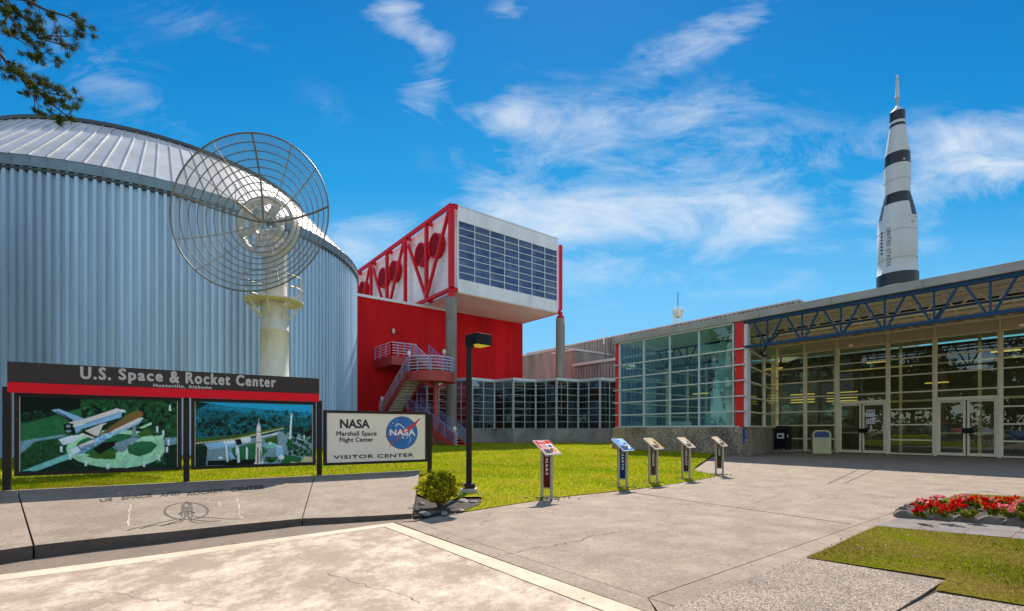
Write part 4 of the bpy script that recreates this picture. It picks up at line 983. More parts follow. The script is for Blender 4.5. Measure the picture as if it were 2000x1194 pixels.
# left truss, right truss
TO = -.5 * BS
def truss(ao, parent, full=True):
    mb = MB(); zt, zb = ZB1 - .12, ZB0 + .12; ln = 22.7 * BS; stp = 3.78 * BS
    mb.beam(B(ao, 0, zt), B(ao, ln, zt), .26, .28, MT['red_paint']); mb.beam(B(ao, .0, zb), B(ao, ln, zb), .24, .26, MT['red_paint'])
    k = 0; t = 0
    while t <= ln + .1:
        w_ = .36 if k == 0 else .27
        mb.beam(B(ao, t, zb + .13), B(ao, t, zt - .14), w_, w_, MT['red_paint'], up=W)
        if k % 2 == 1:
            for dt in (-stp, stp):
                mb.beam(B(ao - .02, t, zb + .2), B(ao - .02, t + dt * .94, zt - .2), .22, .22, MT['red_paint'], up=U)
        for z in (zt, zb):
            mb.beam(B(ao + (.14 if ao < 0 else -.14), t, z), B(0 if ao < 0 else BWd, t, z), .24, .3, MT['red_paint'])
        t += stp; k += 1
    return mb.build('truss', parent)
truss(TO, bb)
mb = MB(); ao = BWd + .30; mb.beam(B(ao, 0, ZB0 + .25), B(ao, 0, ZB1 - .5), .26, .26, MT['red_paint'], up=W); mb.beam(B(ao, .0, ZB0 + .1), B(ao, 22 * BS, ZB0 + .1), .2, .24, MT['red_paint']); mb.beam(B(ao - .12, 0, ZB0 + .1), B(BWd, 0, ZB0 + .1), .2, .24, MT['red_paint']); mb.build('truss', bb)
# round louvred vents on the left face
rr_ = .93 * BS
for tc_ in (2.60, 5.0, 10.15, 12.55, 17.7, 20.1):
    c = B(0, tc_ * BS, H + 14.1 * BS); mb = MB(); N = 32; dep = .50 * BS
    ring = [(math.cos(2 * math.pi * i / N), math.sin(2 * math.pi * i / N)) for i in range(N)]
    for k in range(N):
        l = (k + 1) % N
        p = [c + W * (ring[i][0] * rr_) + Z * (ring[i][1] * rr_) for i in (k, l)]
        pi_ = [c + W * (ring[i][0] * rr_ * .9) + Z * (ring[i][1] * rr_ * .9) for i in (k, l)]
        mb.add([p[0], p[1], p[1] - U * dep, p[0] - U * dep], [(0, 1, 2, 3)], MT['red_paint'], True)
        mb.add([p[0] - U * dep, p[1] - U * dep, pi_[1] - U * dep, pi_[0] - U * dep], [(0, 1, 2, 3)], MT['red_paint'])
        mb.add([pi_[0] - U * dep, pi_[1] - U * dep, pi_[1] - U * (dep - .2), pi_[0] - U * (dep - .2)], [(0, 1, 2, 3)], MT['red_paint'])
    mb.poly([c + W * (x * rr_ * .9) + Z * (y * rr_ * .9) - U * (dep - .2) for x, y in ring], MT['black'])
    v = mb.build('vent', bb)
    mb = MB()
    for k in range(10):
        z = -rr_ * .80 + k * rr_ * .178; hw = math.sqrt(max(0, (rr_ * .89) ** 2 - z * z))
        if hw > .1: mb.obox(c + Z * (z - .045) - W * hw - U * (dep - .005), W * (2 * hw), U * .03, Z * .10 + U * .05, MT['red_paint'])
    mb.build('louvre', v)
# columns
for a in (TO, BWd + .30):
    p = B(a, 0, 0); mb = MB(); r_ = .39 * BS
    mb.lathe(p, [(r_, -.1), (r_, 5.5), (r_ * .985, 5.52), (r_ * .985, 5.56), (r_, 5.58), (r_, 9.45), (r_ * .985, 9.47), (r_ * .985, 9.5), (r_, 9.52), (r_, ZB0 - .55), (r_ * .6, ZB0 - .54), (0.01, ZB0 - .54)], MT['conc_col'], 32); cl_ = mb.build('column', bb)
    mb = MB(); mb.lathe(p, [(r_ * .9, ZB0 - .54), (.34, ZB0 - .38), (.2, ZB0 - .2), (.2, ZB0 + .05)], MT['red_paint'], 16); mb.build('cap', cl_)
# red walls
WO = Vector((1.29, 44.95)) * BS; m2 = Vector((u2.y, -u2.x)); M3 = Vector((m2.x, m2.y, 0))
def WP(s, z, n=0): return V3(WO, z) - U * s + M3 * n
sx = 8.96 * BS; s_end = 22
zl = H + 9.78 * BS
mb = MB()
NS_ = 90
def rib_wall(mb, s0, s1, z0, z1, n0, m, pitch=.3):
    k = int((s1 - s0) / pitch)
    for i in range(k):
        a = s0 + (s1 - s0) * i / k; b = s0 + (s1 - s0) * (i + 1) / k - .014
        mb.obox(WP(a, z0, n0), -U * (b - a), M3 * .008, Z * (z1 - z0), m)
    mb.obox(WP(s0, z0, n0 - .3), -U * (s1 - s0), M3 * .299, Z * (z1 - z0), m)
rib_wall(mb, 0, sx, -.1, ZB0 - .07, -.5, MT['red_wall']); rib_wall(mb, sx - .5, s_end, -.1, zl, 0, MT['red_wall'])
mb.obox(WP(0, -.1, -.81), U * -.3, -M3 * 12, Z * (ZB0 + .0), MT['red_wall'])
mb.build('wall', bb)
mb = MB(); mb.obox(WP(sx - .62, zl + .002, -.3), -U * (s_end - sx + .6), M3 * .38, Z * .2, MT['white']); mb.build('coping', bb)
mb = MB(); p = WP(13.2 * BS, H + 7.55 * BS, .03); mb.box(p, (.2, .2, .1), MT['dark_trim']); mb.lathe(p + M3 * .12 - Z * .1, [(.01, .3), (.1, .27), (.13, .0), (.1, -.1), (.01, -.12)], MT['dish_beige'], 12); mb.tube([p, p - U * .9], .02, MT['red_paint'], 6); mb.tube([p + U * .1, p + U * .9 - Z * .1, p + U * 1.0 - Z * .7], .018, MT['red_paint'], 6); mb.build('wall_lamp', bb)

# ================================================================== STAIRCASE
st = thing('staircase', (-6, 34, 0), 'brick red steel staircase with curved landing and lavender rails against the red wall', 'staircase')
Cc = Vector((-5.75, 34.0)); RL = 1.65; ZL = 5.15
def rails(mb, pts, n, m, h=1.0, r=.028, posts=True, pm=None, pr=.035):
    for k in range(n):
        mb.tube([Vector(p) + Z * (h * (k + 1) / n) for p in pts], r if k == n - 1 else r * .72, m, 6)
    if posts:
        for p in pts[::max(1, len(pts) // 6)] + [pts[-1]]: mb.beam(Vector(p), Vector(p) + Z * h, pr * 1.6, pr * 1.6, pm or m)
arc = [V3(Cc - u2 * (RL * math.cos(t)) - w2 * (RL * math.sin(t)), ZL) for t in np.linspace(0, math.pi, 25)]
mb = MB(); back_ = [V3(Cc + u2 * RL, ZL) + W * .5, V3(Cc - u2 * RL, ZL) + W * .5]
pl_ = [p - Z * .1 for p in arc] + [p - Z * .1 for p in back_]
mb.poly(pl_, MT['rust_red'], (0, 0, .1)); ld = mb.build('landing', st)
mb = MB()
for i in range(24):
    a, b = arc[i], arc[i + 1]; o1, o2 = (a - V3(Cc, ZL)).normalized() * .06, (b - V3(Cc, ZL)).normalized() * .06
    mb.hexa([a - Z * .62, a + o1 - Z * .62, b + o2 - Z * .62, b - Z * .62, a + Z * .05, a + o1 + Z * .05, b + o2 + Z * .05, b + Z * .05], MT['rust_red'])
mb.build('fascia', ld)
mb = MB(); rails(mb, arc, 5, MT['rail_white'], 1.05, .04, True, MT['rail_blue'], .05); mb.build('railing', ld)
pc = V3(Cc - w2 * .55 + u2 * .1, 0); mb = MB(); mb.lathe(pc, [(.17, -.1), (.17, ZL - .6)], MT['rust_red'], 20)
mb.beam(pc + Z * (ZL - 1.0), pc + Z * (ZL - .55) + U * 1.3, .1, .16, MT['rust_red']); mb.beam(pc + Z * (ZL - 1.0), pc + Z * (ZL - .55) - U * 1.3, .1, .16, MT['rust_red']); mb.beam(pc + Z * (ZL - .55) - U * 1.6, pc + Z * (ZL - .55) + U * 1.6, .12, .2, MT['rust_red']); mb.build('support_post', st)
def flight(p0, z0, d, run, z1, wdir, wid, nst, rail_l=True, rail_r=True, name='flight', rise_m=None):
    a0 = V3(p0, z0); a1 = V3(p0 + d * run, z1); wv = Vector((wdir.x, wdir.y, 0)) * wid
    mb = MB()
    for i in range(nst):
        f = (i + .5) / nst; c = a0.lerp(a1, f); stp = (a1 - a0) / nst; h = Vector((stp.x, stp.y, 0))
        mb.obox(c - h * .5, h * 1.05, wv, Z * .05, MT['rust_red'])
        mb.obox(c - h * .5 - Z * (abs(stp.z) - .0) if stp.z < 0 else c - h * .5, h * .06, wv, Z * abs(stp.z) * .93, rise_m or MT['rust_red'])
    fl = mb.build(name, st)
    for o in (Vector((0, 0, 0)), wv):
        mb = MB(); mb.beam(a0 + o - Z * .08, a1 + o - Z * .08, .09, .36, MT['rust_red']); mb.build('stringer', fl)
    for o, on in ((Vector((0, 0, 0)), rail_l), (wv, rail_r)):
        if not on: continue
        mb = MB(); N = 5; pts = [a0.lerp(a1, i / N) + o + Z * .1 for i in range(N + 1)]
        for k in range(5): mb.tube([pts[0] + Z * (.95 * (k + 1) / 5), pts[-1] + Z * (.95 * (k + 1) / 5)], .032 if k == 4 else .022, MT['rail_white'] if on == 1 else MT['rail_blue'], 6)
        for p in pts: mb.beam(p, p + Z * .95, .045, .045, MT['rail_blue'], up=W)
        mb.build('railing', fl)
RZ = mat('pale_grey_riser', (.5, .47, .44), .8, 0, .3, 4)
flight(Cc + u2 * .22 + w2 * .3, ZL, w2, 2.85, 6.72, u2, 1.3, 9, 1, 2)
flight(Cc - u2 * RL + w2 * .3, ZL, w2, 4.2, 2.35, u2, 1.3, 15, 1, False, rise_m=RZ)
lp = Cc - u2 * RL + w2 * 4.5
flight(Vector((-7.7, 35.3)), 2.6, Vector((.785, -.62)), 4.9, .05, Vector((.62, .785)), 1.3, 14, 2, 2)
UL = Cc + u2 * .22 + w2 * 3.15
mb = MB(); ulv = [V3(UL + u2 * 1.3, 6.6), V3(UL - u2 * 1.75, 6.6), V3(UL - u2 * 1.75 + w2 * 4.2, 6.6), V3(UL + u2 * 1.3 + w2 * 4.2, 6.6)]
mb.poly([p - Z * .55 for p in ulv], MT['rust_red'], (0, 0, .65)); l2 = mb.build('landing', st)
mb = MB(); rails(mb, [ulv[1].lerp(ulv[0], i / 6) + Z * .1 for i in range(5)] , 5, MT['rail_white'], 1.0, .036, True, MT['rail_blue'], .045); rails(mb, [ulv[1].lerp(ulv[2], i / 4) + Z * .1 for i in range(5)], 5, MT['rail_white'], 1.0, .034, True, MT['rail_blue'], .045); mb.build('railing', l2)
mb = MB(); llv = [V3(Vector((-9.5, 36.6)), 2.2), V3(Vector((-7.6, 35.2)), 2.2), V3(Vector((-6.6, 36.6)), 2.2), V3(Vector((-8.4, 38)), 2.2)]
mb.poly(llv, MT['rust_red'], (0, 0, .3)); mb.build('landing', st)
for p in (V3(Cc - u2 * (RL + .0), ZL + 1.1), V3(Cc + u2 * .75 - w2 * .6, ZL + 1.35), V3(lp - u2 * .05, 3.35), Vector((-3.85, 32.3, 1.05))):
    mb = MB(); mb.lathe(p, [(.01, .0), (.09, .01), (.09, .04), (.06, .06), (.13, .1), (.14, .2), (.11, .3), (.07, .33), (.07, .38), (.01, .4)], MT['dish_beige'], 14); mb.beam(p - Z * .3, p, .05, .05, MT['rail_blue']); mb.build('lamp', st)
for k, p in enumerate([Vector((-3.85, 32.25, .12)), V3(lp - u2 * .05, 2.45)]):
    mb = MB()
    for j in range(5): mb.tube([p + Z * (.17 + j * .19), p + Vector((.22 if k == 0 else -.22, -.1, .10 + j * .19)), p + Vector((.1 if k == 0 else -.1, -.05, .02 + j * .19))], .026, MT['rail_white'], 6)
    mb.build('rail_end', st)

# ================================================================== ZIGZAG GALLERY
zg = thing('glazed_gallery', (0, 38, 0), 'low folded glass gallery with a zigzag front on a grey concrete base', 'gallery')
zp = [(-8.6, 37.0), (-6.6, 38.3), (-4.9, 37.3), (-3.1, 38.0)]
zp = [(-8.3, 38.3), (-6.55, 37.1), (-4.95, 38.6), (-3.12, 37.7), (-1.43, 39.3), (.10, 37.9), (1.93, 39.2), (3.5, 37.85), (5.38, 39.1), (6.9, 37.75), (8.66, 39.0), (10.4, 37.7), (12.2, 39.0)]
zp = [Vector(p) for p in zp]; ZS, ZTp = 1.28, 5.10
mb = MB()
for i in range(len(zp) - 1):
    a, b = zp[i], zp[i + 1]; d = (b - a).normalized(); n_ = Vector((-d.y, d.x))
    mb.hexa([V3(a, -.1), V3(b, -.1), V3(b + n_ * .3, -.1), V3(a + n_ * .3, -.1), V3(a, ZS), V3(b, ZS), V3(b + n_ * .3, ZS), V3(a + n_ * .3, ZS)], MT['grey_base'])
mb.build('base_wall', zg)
mb = MB(); fr = [p + Vector((0, -.14)) for p in zp]
mb.poly([V3(p, ZTp) for p in fr] + [V3(Vector((14.5, 42.2)), ZTp), V3(Vector((-3, 42.2)), ZTp), V3(Vector((-8, 39.5)), ZTp)], MT['alu'], (0, 0, .2)); mb.build('roof', zg)
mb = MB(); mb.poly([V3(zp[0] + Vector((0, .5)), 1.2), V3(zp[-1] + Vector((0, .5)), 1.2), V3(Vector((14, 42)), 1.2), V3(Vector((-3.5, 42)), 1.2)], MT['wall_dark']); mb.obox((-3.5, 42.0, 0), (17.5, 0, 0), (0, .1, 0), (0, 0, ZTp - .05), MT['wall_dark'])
mb.build('inner_room', zg)
for i in range(len(zp) - 1):
    a, b = zp[i], zp[i + 1]; d = b - a; d3 = Vector((d.x, d.y, 0)); n3 = Vector((d.y, -d.x, 0)).normalized()
    mb = MB(); w_ = .08
    for k in range(3):
        f = [.02, .5, .98][k]; p = V3(a + d * f, ZS); mb.beam(p, p + Z * (ZTp - ZS), .04 if k == 1 else .07, .06, MT['alu'], up=d3)
    for k in range(8):
        z = ZS + .03 + (ZTp - ZS - .06) * k / 7
        for f0, f1 in ((.05, .478), (.522, .95)): mb.beam(V3(a + d * f0, z), V3(a + d * f1, z), .05, .034, MT['alu'])
    wd_ = mb.build('window', zg)
    mb = MB(); mb.poly([V3(a, ZS) - n3 * .01, V3(b, ZS) - n3 * .01, V3(b, ZTp) - n3 * .01, V3(a, ZTp) - n3 * .01], MT['glass_zig']); mb.build('pane', wd_)

# ================================================================== CONCRETE MUSEUM BLOCK behind
mus = thing('concrete_building', (10, 60, 0), 'pinkish ribbed concrete building behind the glass gallery', 'building')
MP = Vector((6.64, 60.0))
def Q(a, t, z): return V3(MP, z) + U * a + W * t
def ribbed(mb, O, d, L, z0, z1, nrm, m, pitch=.42):
    k = int(L / pitch)
    for i in range(k): mb.obox(O + d * (i * L / k) + Z * z0, d * (L / k - .14), nrm * .12, Z * (z1 - z0), m)
mb = MB(); 
mb.obox(Q(2, -26, -.1), U * 22, W * 36, Z * 12.2, MT['conc_ribbed'])
ribbed(mb, Q(2, -26, 0), W, 36, 10.2, 12.1, -U, MT['conc_ribbed'])
mb.build('upper_wall', mus)
mb = MB(); mb.obox(Q(-.2, .0, -.1), U * 2.19, W * 9.5, Z * 11.4, MT['conc_ribbed']); mb.obox(Q(2.0, -.1, -.1), U * 8, -W * 2.0, Z * 11.0, MT['conc_ribbed'])
mb.build('wing_wall', mus)
mb = MB(); mb.obox(Q(1.95, -26.1, 12.11), U * 22.1, W * 36.2, Z * .14, MT['conc_cap']); mb.obox(Q(-.25, -.05, 11.31), U * 2.2, W * 9.6, Z * .18, MT['conc_cap']); mb.build('coping', mus)
# lower ribbed block in front, right of the column
mb = MB(); LQ = Vector((6.9, 53.0))
mb.obox(V3(LQ, -.1), U * 12, W * 3.6, Z * 10.05, MT['conc_ribbed']); 
ribbed(mb, V3(LQ, 0) + U * .0, U, 12, 0, 8.2, -W, MT['conc_ribbed'], .36)
mb.build('lower_wall', mus)
mb = MB(); mb.obox(V3(LQ, 9.96) - U * .1 - W * .1, U * 12.2, W * 3.8, Z * .2, MT['conc_cap']); mb.build('lower_coping', mus)
LQ2 = Vector((6.45, 49.5)); mb = MB(); mb.obox(V3(LQ2, -.1), -W * 14, U * 4, Z * 7.8, MT['conc_ribbed']); ribbed(mb, V3(LQ2, 0), -W, 14, 0, 7.6, -U, MT['conc_ribbed'], .36); mb.build('front_wall', mus)
mb = MB(); mb.obox(V3(LQ2, 7.71) - U * .25 + W * .1, -W * 14.2, U * 4.3, Z * .26, MT['conc_cap']); mb.build('front_coping', mus)
mb = MB()
for a in (8.8, 9.4): mb.tube([V3(LQ2, 7.9) - W * (a - 6) + U * 1.5, V3(LQ2, 9.9) - W * (a - 6) + U * 1.5], .05, MT['dark_trim'], 6)
mb.build('vent_pipe', mus)
mb = MB(); p = Q(.0, -6.3, 11.2); mb.tube([p - Z * .2, p + Z * 1.8], .07, MT['white'], 6); mb.build('mast', mus)
# lookout tower
lt = thing('lookout_tower', (31.0, 90, 0), 'thin lattice tower with a round deck and antenna far behind the roof', 'tower')
tx, ty = 31.02, 90.0
mb = MB()
for sx_, sy_ in ((-1, -1), (1, -1), (1, 1), (-1, 1)): mb.tube([(tx + sx_ * .9, ty + sy_ * .9, -.1), (tx + sx_ * .75, ty + sy_ * .75, 22.3)], .09, MT['white'], 6)
for k in range(12):
    z = k * 1.9
    for a, b in (((-1, -1), (1, -1)), ((1, -1), (1, 1)), ((1, 1), (-1, 1)), ((-1, 1), (-1, -1))):
        mb.tube([(tx + a[0] * .82, ty + a[1] * .82, z), (tx + b[0] * .82, ty + b[1] * .82, z + 1.9)], .05, MT['white'], 5)
mb.build('lattice', lt)
mb = MB(); mb.lathe((tx, ty, 0), [(.3, 22.2), (.75, 22.3), (.95, 23.4), (1.0, 23.5), (.3, 23.6)], MT['dish_beige'], 16, smooth=False)
mb.lathe((tx, ty, 0), [(.98, 24.0), (1.04, 24.05), (.98, 24.1)], MT['white'], 16)
for k in range(10):
    a = k * .628; mb.tube([(tx + .98 * math.cos(a), ty + .98 * math.sin(a), 23.5), (tx + 1.0 * math.cos(a), ty + 1.0 * math.sin(a), 24.1)], .035, MT['white'], 5)
mb.build('deck', lt)
mb = MB(); mb.tube([(tx, ty, 23.5), (tx, ty, 26.9)], .07, MT['dark_trim'], 6); mb.build('antenna', lt)

# ================================================================== GLASS ENTRANCE HALL
hall = thing('entrance_hall', (14, 26, 0), 'flat roofed glass entrance hall with deep canopy, blue truss and red corner column', 'building')
C3 = V3(CB, 0)
def HP(a, t, z): return C3 + U * a + W * t + Z * z
ZR0, ZR1 = 6.12, 6.42
TL, TRr = 7.25, -16.0
mb = MB(); mb.obox(HP(-.14, TRr, ZR0), U * .3, W * (TL - TRr), Z * (ZR1 - ZR0), MT['fascia']); fs_ = mb.build('fascia', hall, bevel=.01)
mb = MB()
for t in np.arange(TRr + 1.2, TL, 2.77): mb.obox(HP(-.143, t, ZR0 + .002), U * .02, W * .012, Z * (ZR1 - ZR0 - .004), MT['dark_trim'])
mb.build('fascia_joint', fs_)
mb = MB(); mb.obox(HP(.165, TRr, ZR1 - .12), U * 15, W * (TL - TRr), Z * .10, MT['fascia']); rfh = mb.build('roof', hall)
mb = MB(); k = 0
for a in np.arange(.2, 14.8, .3): mb.obox(HP(a, TRr, ZR1 - .20), U * .17, W * (TL - TRr - .1), Z * .079, MT['deck'])
mb.obox(HP(.165, TRr, ZR1 - .128), U * 14.9, W * (TL - TRr), Z * .007, MT['deck'])
mb.build('roof_deck', rfh)
# blue front truss
mb = MB(); zt, zb = 6.04, 4.93
mb.beam(HP(.05, 0.1, zt), HP(.05, TRr, zt), .14, .13, MT['blue_steel']); mb.beam(HP(.05, .15, zb), HP(.05, TRr, zb), .14, .11, MT['blue_steel'])
t = -1.19
while t > TRr + 1:
    mb.beam(HP(.05, t, zb), HP(.05, t, zt), .055, .055, MT['blue_steel'], up=W)
    for s in (-.62, .62): mb.beam(HP(.05, t + s * .12, zb), HP(.05, t + s, zt), .065, .065, MT['blue_steel'], up=U)
    t -= 1.388
mb.build('truss', hall)
mb = MB()
for t in (.0,): mb.beam(HP(1.2, -.9, 5.55), HP(1.2, TRr, 5.55), .07, .07, MT['blue_steel'])
mb.beam(HP(2.4, -.6, 5.9), HP(2.4, TRr, 5.9), .07, .07, MT['blue_steel'])
t = -1.19
while t > TRr + 1:
    mb.beam(HP(.05, t, zb), HP(1.2, t, 5.55), .05, .05, MT['blue_steel']); t -= 2.776
mb.build('brace', hall)
def joist(a, z0, z1, pitch, t0, m=None):
    m = m or MT['cream']; mb = MB(); mb.beam(HP(a, t0, z1), HP(a, TRr, z1), .12, .1, m); mb.beam(HP(a, t0, z0), HP(a, TRr, z0), .1, .08, m)
    t = t0 - .2
    while t > TRr + pitch:
        mb.beam(HP(a, t, z1), HP(a, t - pitch / 2, z0), .055, .055, m, up=U); mb.beam(HP(a, t - pitch / 2, z0), HP(a, t - pitch, z1), .055, .055, m, up=U); t -= pitch
    return mb.build('joist', hall)
for a, t0, z0 in ((2.0, .3, 5.62), (3.9, .8, 5.78), (5.7, 1.2, 5.86), (7.1, 1.6, 5.92)): joist(a, z0, 6.14, .95, t0)
mb = MB()
for t in np.arange(-1.2, TRr, -2.776): mb.beam(HP(.2, t, 6.16), HP(7.4, t, 6.16), .12, .12, MT['deck'])
mb.build('roof_beam', hall)
# base walls
RD = (V3(w_in, 0) - C3); RDn = RD.normalized(); RN = Vector((RDn.y, -RDn.x, 0))
KP = HP(-.14, -.16, 0)
plan = [KP, HP(-.14, 7.25, 0), HP(.5, 7.25, 0), HP(.5, .9, 0), KP + RDn * 7.8 - RN * .5, KP + RDn * 7.8]
plan2 = [V3(p, 0) for p in off([p.to_2d() for p in plan], -.09)]; plan2[4] = plan[4]; plan2[2] = plan[2]; plan2[3] = plan[3]
mb = MB(); n_ = len(plan)
mb.add([p - Z * .1 for p in plan2] + [p + Z * 1.332 for p in plan], [(i, (i + 1) % n_, n_ + (i + 1) % n_, n_ + i)[::-1] for i in range(n_)] + [tuple(range(n_, 2 * n_))[::-1]], MT['agg'])
mb.build('base_wall', hall)
mb = MB(); mb.obox(HP(-.10, .0, 1.335), U * .5, W * 7.15, Z * .045, MT['alu']); mb.build('sill', hall)
rows = [1.385, 2.04, 2.735, 3.44, 4.15, 4.87, 6.08]
def glazing(O, d, n, cols, rws, m, gm, name='window', proud=.0, rw=.055, dep=.1, mw=.06):
    mb = MB()
    for c in cols: mb.obox(O + d * (c - mw / 2) + Z * rws[0] - n * .05, d * mw, n * (dep + .02), Z * (rws[-1] - rws[0]), m)
    for r in rws:
        for i in range(len(cols) - 1): mb.obox(O + d * (cols[i] + mw / 2 + .001) + Z * (r - rw / 2) - n * .045, d * (cols[i + 1] - cols[i] - mw - .002), n * (dep + proud), Z * rw, m)
    w = mb.build(name, hall)
    mb = MB()
    for i in range(len(cols) - 1):
        for j in range(len(rws) - 1):
            e = rnd.uniform(-.004, .004); e2 = rnd.uniform(-.004, .004)
            mb.poly([O + d * cols[i] + Z * rws[j] - n * (.012 + e), O + d * cols[i + 1] + Z * rws[j] - n * (.012 + e2), O + d * cols[i + 1] + Z * rws[j + 1] - n * (.012 - e), O + d * cols[i] + Z * rws[j + 1] - n * (.012 - e2)], gm)
    mb.build('pane', w); return w
glazing(HP(.04, 0, 0), W, -U, [.30, 2.02, 3.65, 5.27, 6.92], rows, MT['alu'], MT['glass_hall'], proud=.05)
mb = MB()
for r in rows[1:-1]: mb.obox(HP(-.14, -.28, r - .03), U * .10, W * .56, Z * .06, MT['alu'])
for r in rows[1:-1]: mb.obox(HP(-.12, 6.93, r - .03), U * .10, W * .35, Z * .06, MT['alu'])
mb.build('mullion_end', hall)
mb = MB(); mb.obox(HP(-.04, -.16, 1.34), U * .35, W * .36, Z * 4.78, MT['red_bright']); mb.build('column', hall, bevel=.02)
mb = MB(); mb.obox(HP(-.0, 6.97, 1.34), U * .3, W * .26, Z * 4.78, MT['red_bright']); mb.build('column', hall, bevel=.02)
mb = MB(); mb.obox(HP(.0, -.34, 1.34), U * .3, W * .16, Z * 4.75, MT['conc_cap']); mb.build('corner_trim', hall)
L_ = RD.length
glazing(HP(.12, -.2, 0), RDn, RN, [.4, 3.9, 7.4], [1.36, 2.04, 2.735, 3.44, 4.15, 4.87, 6.1], MT['cream'], MT['glass_door'])
D3 = V3(DD, 0); DN = -U
def DP(s, z, n=0): return D3 + W * s + Z * z + DN * n
rdoor = [.06, .72, 1.45, 2.2, 3.01, 3.83, 4.64, 5.45]
def bay(s0, s1, rws):
    glazing(D3 + W * 0, W, DN, [min(s0, s1) + .03, max(s0, s1) - .03], rws, MT['cream'], MT['glass_door'], rw=.06, mw=.07)
bay(1.67, 3.30, rdoor + [6.1]); bay(.12, 1.63, rdoor)
bay(-3.81, -2.09, rdoor); bay(-7.75, -5.99, rdoor); bay(-11.6, -9.9, rdoor)
for (s0, s1, stick) in ((-2.05, .08, True), (-5.95, -3.85, False), (-9.86, -7.79, False)):
    bay(s0, s1, [2.66, 3.01, 3.83, 4.64, 5.45])
    mb = MB(); mb.obox(DP(s0 + .07, 2.53, -.05), W * (s1 - s0 - .14), DN * .16, Z * .10, MT['cream']); mb.obox(DP(s0 + .02, 0.03, -.05), W * .07, DN * .15, Z * 2.6, MT['cream']); mb.obox(DP(s1 - .09, .03, -.05), W * .07, DN * .15, Z * 2.6, MT['cream'])
    df = mb.build('door_frame', hall); mid = (s0 + s1) / 2
    for (a, b, hs_) in ((s0 + .095, mid - .03, 1), (mid + .03, s1 - .095, -1)):
        mb = MB(); z0, z1 = .05, 2.52
        for (x0, x1, y0, y1) in ((a, a + .075, z0, z1), (b - .075, b, z0, z1), (a + .076, b - .076, z0, z0 + .12), (a + .076, b - .076, z1 - .075, z1)): mb.obox(DP(x0, y0, -.02), W * (x1 - x0), DN * .06, Z * (y1 - y0), MT['cream'])
        dl = mb.build('door', hall)
        mb = MB(); mb.poly([DP(b - .07, z0 + .1, .01), DP(a + .07, z0 + .1, .01), DP(a + .07, z1 - .07, .01), DP(b - .07, z1 - .07, .01)], MT['glass_door']); mb.build('pane', dl)
        x = b - .09 if hs_ == 1 else a + .09
        mb = MB(); mb.tube([DP(x, .95, .05), DP(x, .95, .11), DP(x, 1.25, .11), DP(x, 1.25, .05)], .016, MT['black'], 6); mb.obox(DP(a + .08, 1.02, -.04), W * (b - a - .16), DN * .03, Z * .07, MT['cream']); mb.build('handle', dl)
        if hs_ == 1:
            mb = MB(); mb.obox(DP(b - .22, 1.06, .045), W * .36, DN * .05, Z * .22, MT['black']); mb.build('lock_box', dl)
        if stick and hs_ == 1:
            mb = MB()
            mb.obox(DP(a + .42, 1.86, .012), W * .36, DN * .003, Z * .36, MT['white']); mb.obox(DP(a + .42, 1.50, .012), W * .36, DN * .003, Z * .26, MT['white'])
            letter(mb, '20,000', DP(a + .78, 0, .016), -W, Z, .03, .33, 2.02, 2.19, MT['ink'], off=0, bold=.02); letter(mb, '1111', DP(a + .78, 0, .016), -W, Z, .04, .32, 1.54, 1.72, MT['ink'], off=0, bold=.02)
            mb.build('notice', dl)
# cream spandrel panels
mb = MB(); ss = [1.65, .10, -2.07, -3.83, -5.97, -7.77, -9.88, -11.6, -14]
for i in range(len(ss) - 1): mb.obox(DP(ss[i + 1] + .035, 5.485, -.04), W * (ss[i] - ss[i + 1] - .07), DN * .05, Z * .78, MT['cream_panel'])
mb.build('spandrel', hall)
mb = MB()
for s in ss: mb.obox(DP(s - .034, 0, -.06), W * .068, DN * .16, Z * 6.2, MT['cream'])
mb.obox(DP(3.3, 0, -.06), W * .12, DN * .16, Z * 6.2, MT['cream']); mb.build('mullion', hall)
# inside
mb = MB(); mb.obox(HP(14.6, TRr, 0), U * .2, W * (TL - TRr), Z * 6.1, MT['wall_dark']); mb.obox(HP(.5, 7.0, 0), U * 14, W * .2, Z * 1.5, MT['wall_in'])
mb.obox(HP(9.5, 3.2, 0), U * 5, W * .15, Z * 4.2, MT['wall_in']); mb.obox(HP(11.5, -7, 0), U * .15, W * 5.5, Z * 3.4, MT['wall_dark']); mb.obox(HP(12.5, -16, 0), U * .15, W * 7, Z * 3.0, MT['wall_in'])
mb.build('inner_wall', hall)
mb = MB(); mb.poly([HP(.3, TRr, .012), HP(.3, -.5, .012), HP(.6, 7, .012), HP(14.6, 7, .012), HP(14.6, TRr, .012)], MT['floor_in']) if False else mb.poly([HP(.45, .3, .012), HP(14.6, .3, .012), HP(14.6, 7, .012), HP(.45, 7, .012)], MT['floor_in'])
mb.poly([HP(7.6, TRr, .012), HP(14.6, TRr, .012), HP(14.6, .29, .012), HP(7.6, .29, .012)], MT['floor_in']); mb.build('floor', hall)
mb = MB()
glin = MT['alu']
for t in (7.1,):
    for a in (2.5, 4.8, 7.1, 9.4, 11.7): mb.obox(HP(a, t - .05, 0), U * .09, W * .12, Z * 6.1, MT['cream'])
for r in rows: mb.obox(HP(.4, 7.08, r - .03), U * 14, W * .08, Z * .06, MT['cream'])
for s in (-12, -9.5, -6.4, -3.3, -.2): mb.obox(HP(11.0, s, 0), U * .12, W * .12, Z * 6.1, MT['cream'])
mb.obox(HP(11.0, TRr, 2.7), U * .1, W * 16, Z * .1, MT['cream']); mb.obox(HP(11.0, TRr, 4.6), U * .1, W * 16, Z * .08, MT['cream'])
mb.build('inner_frame', hall)
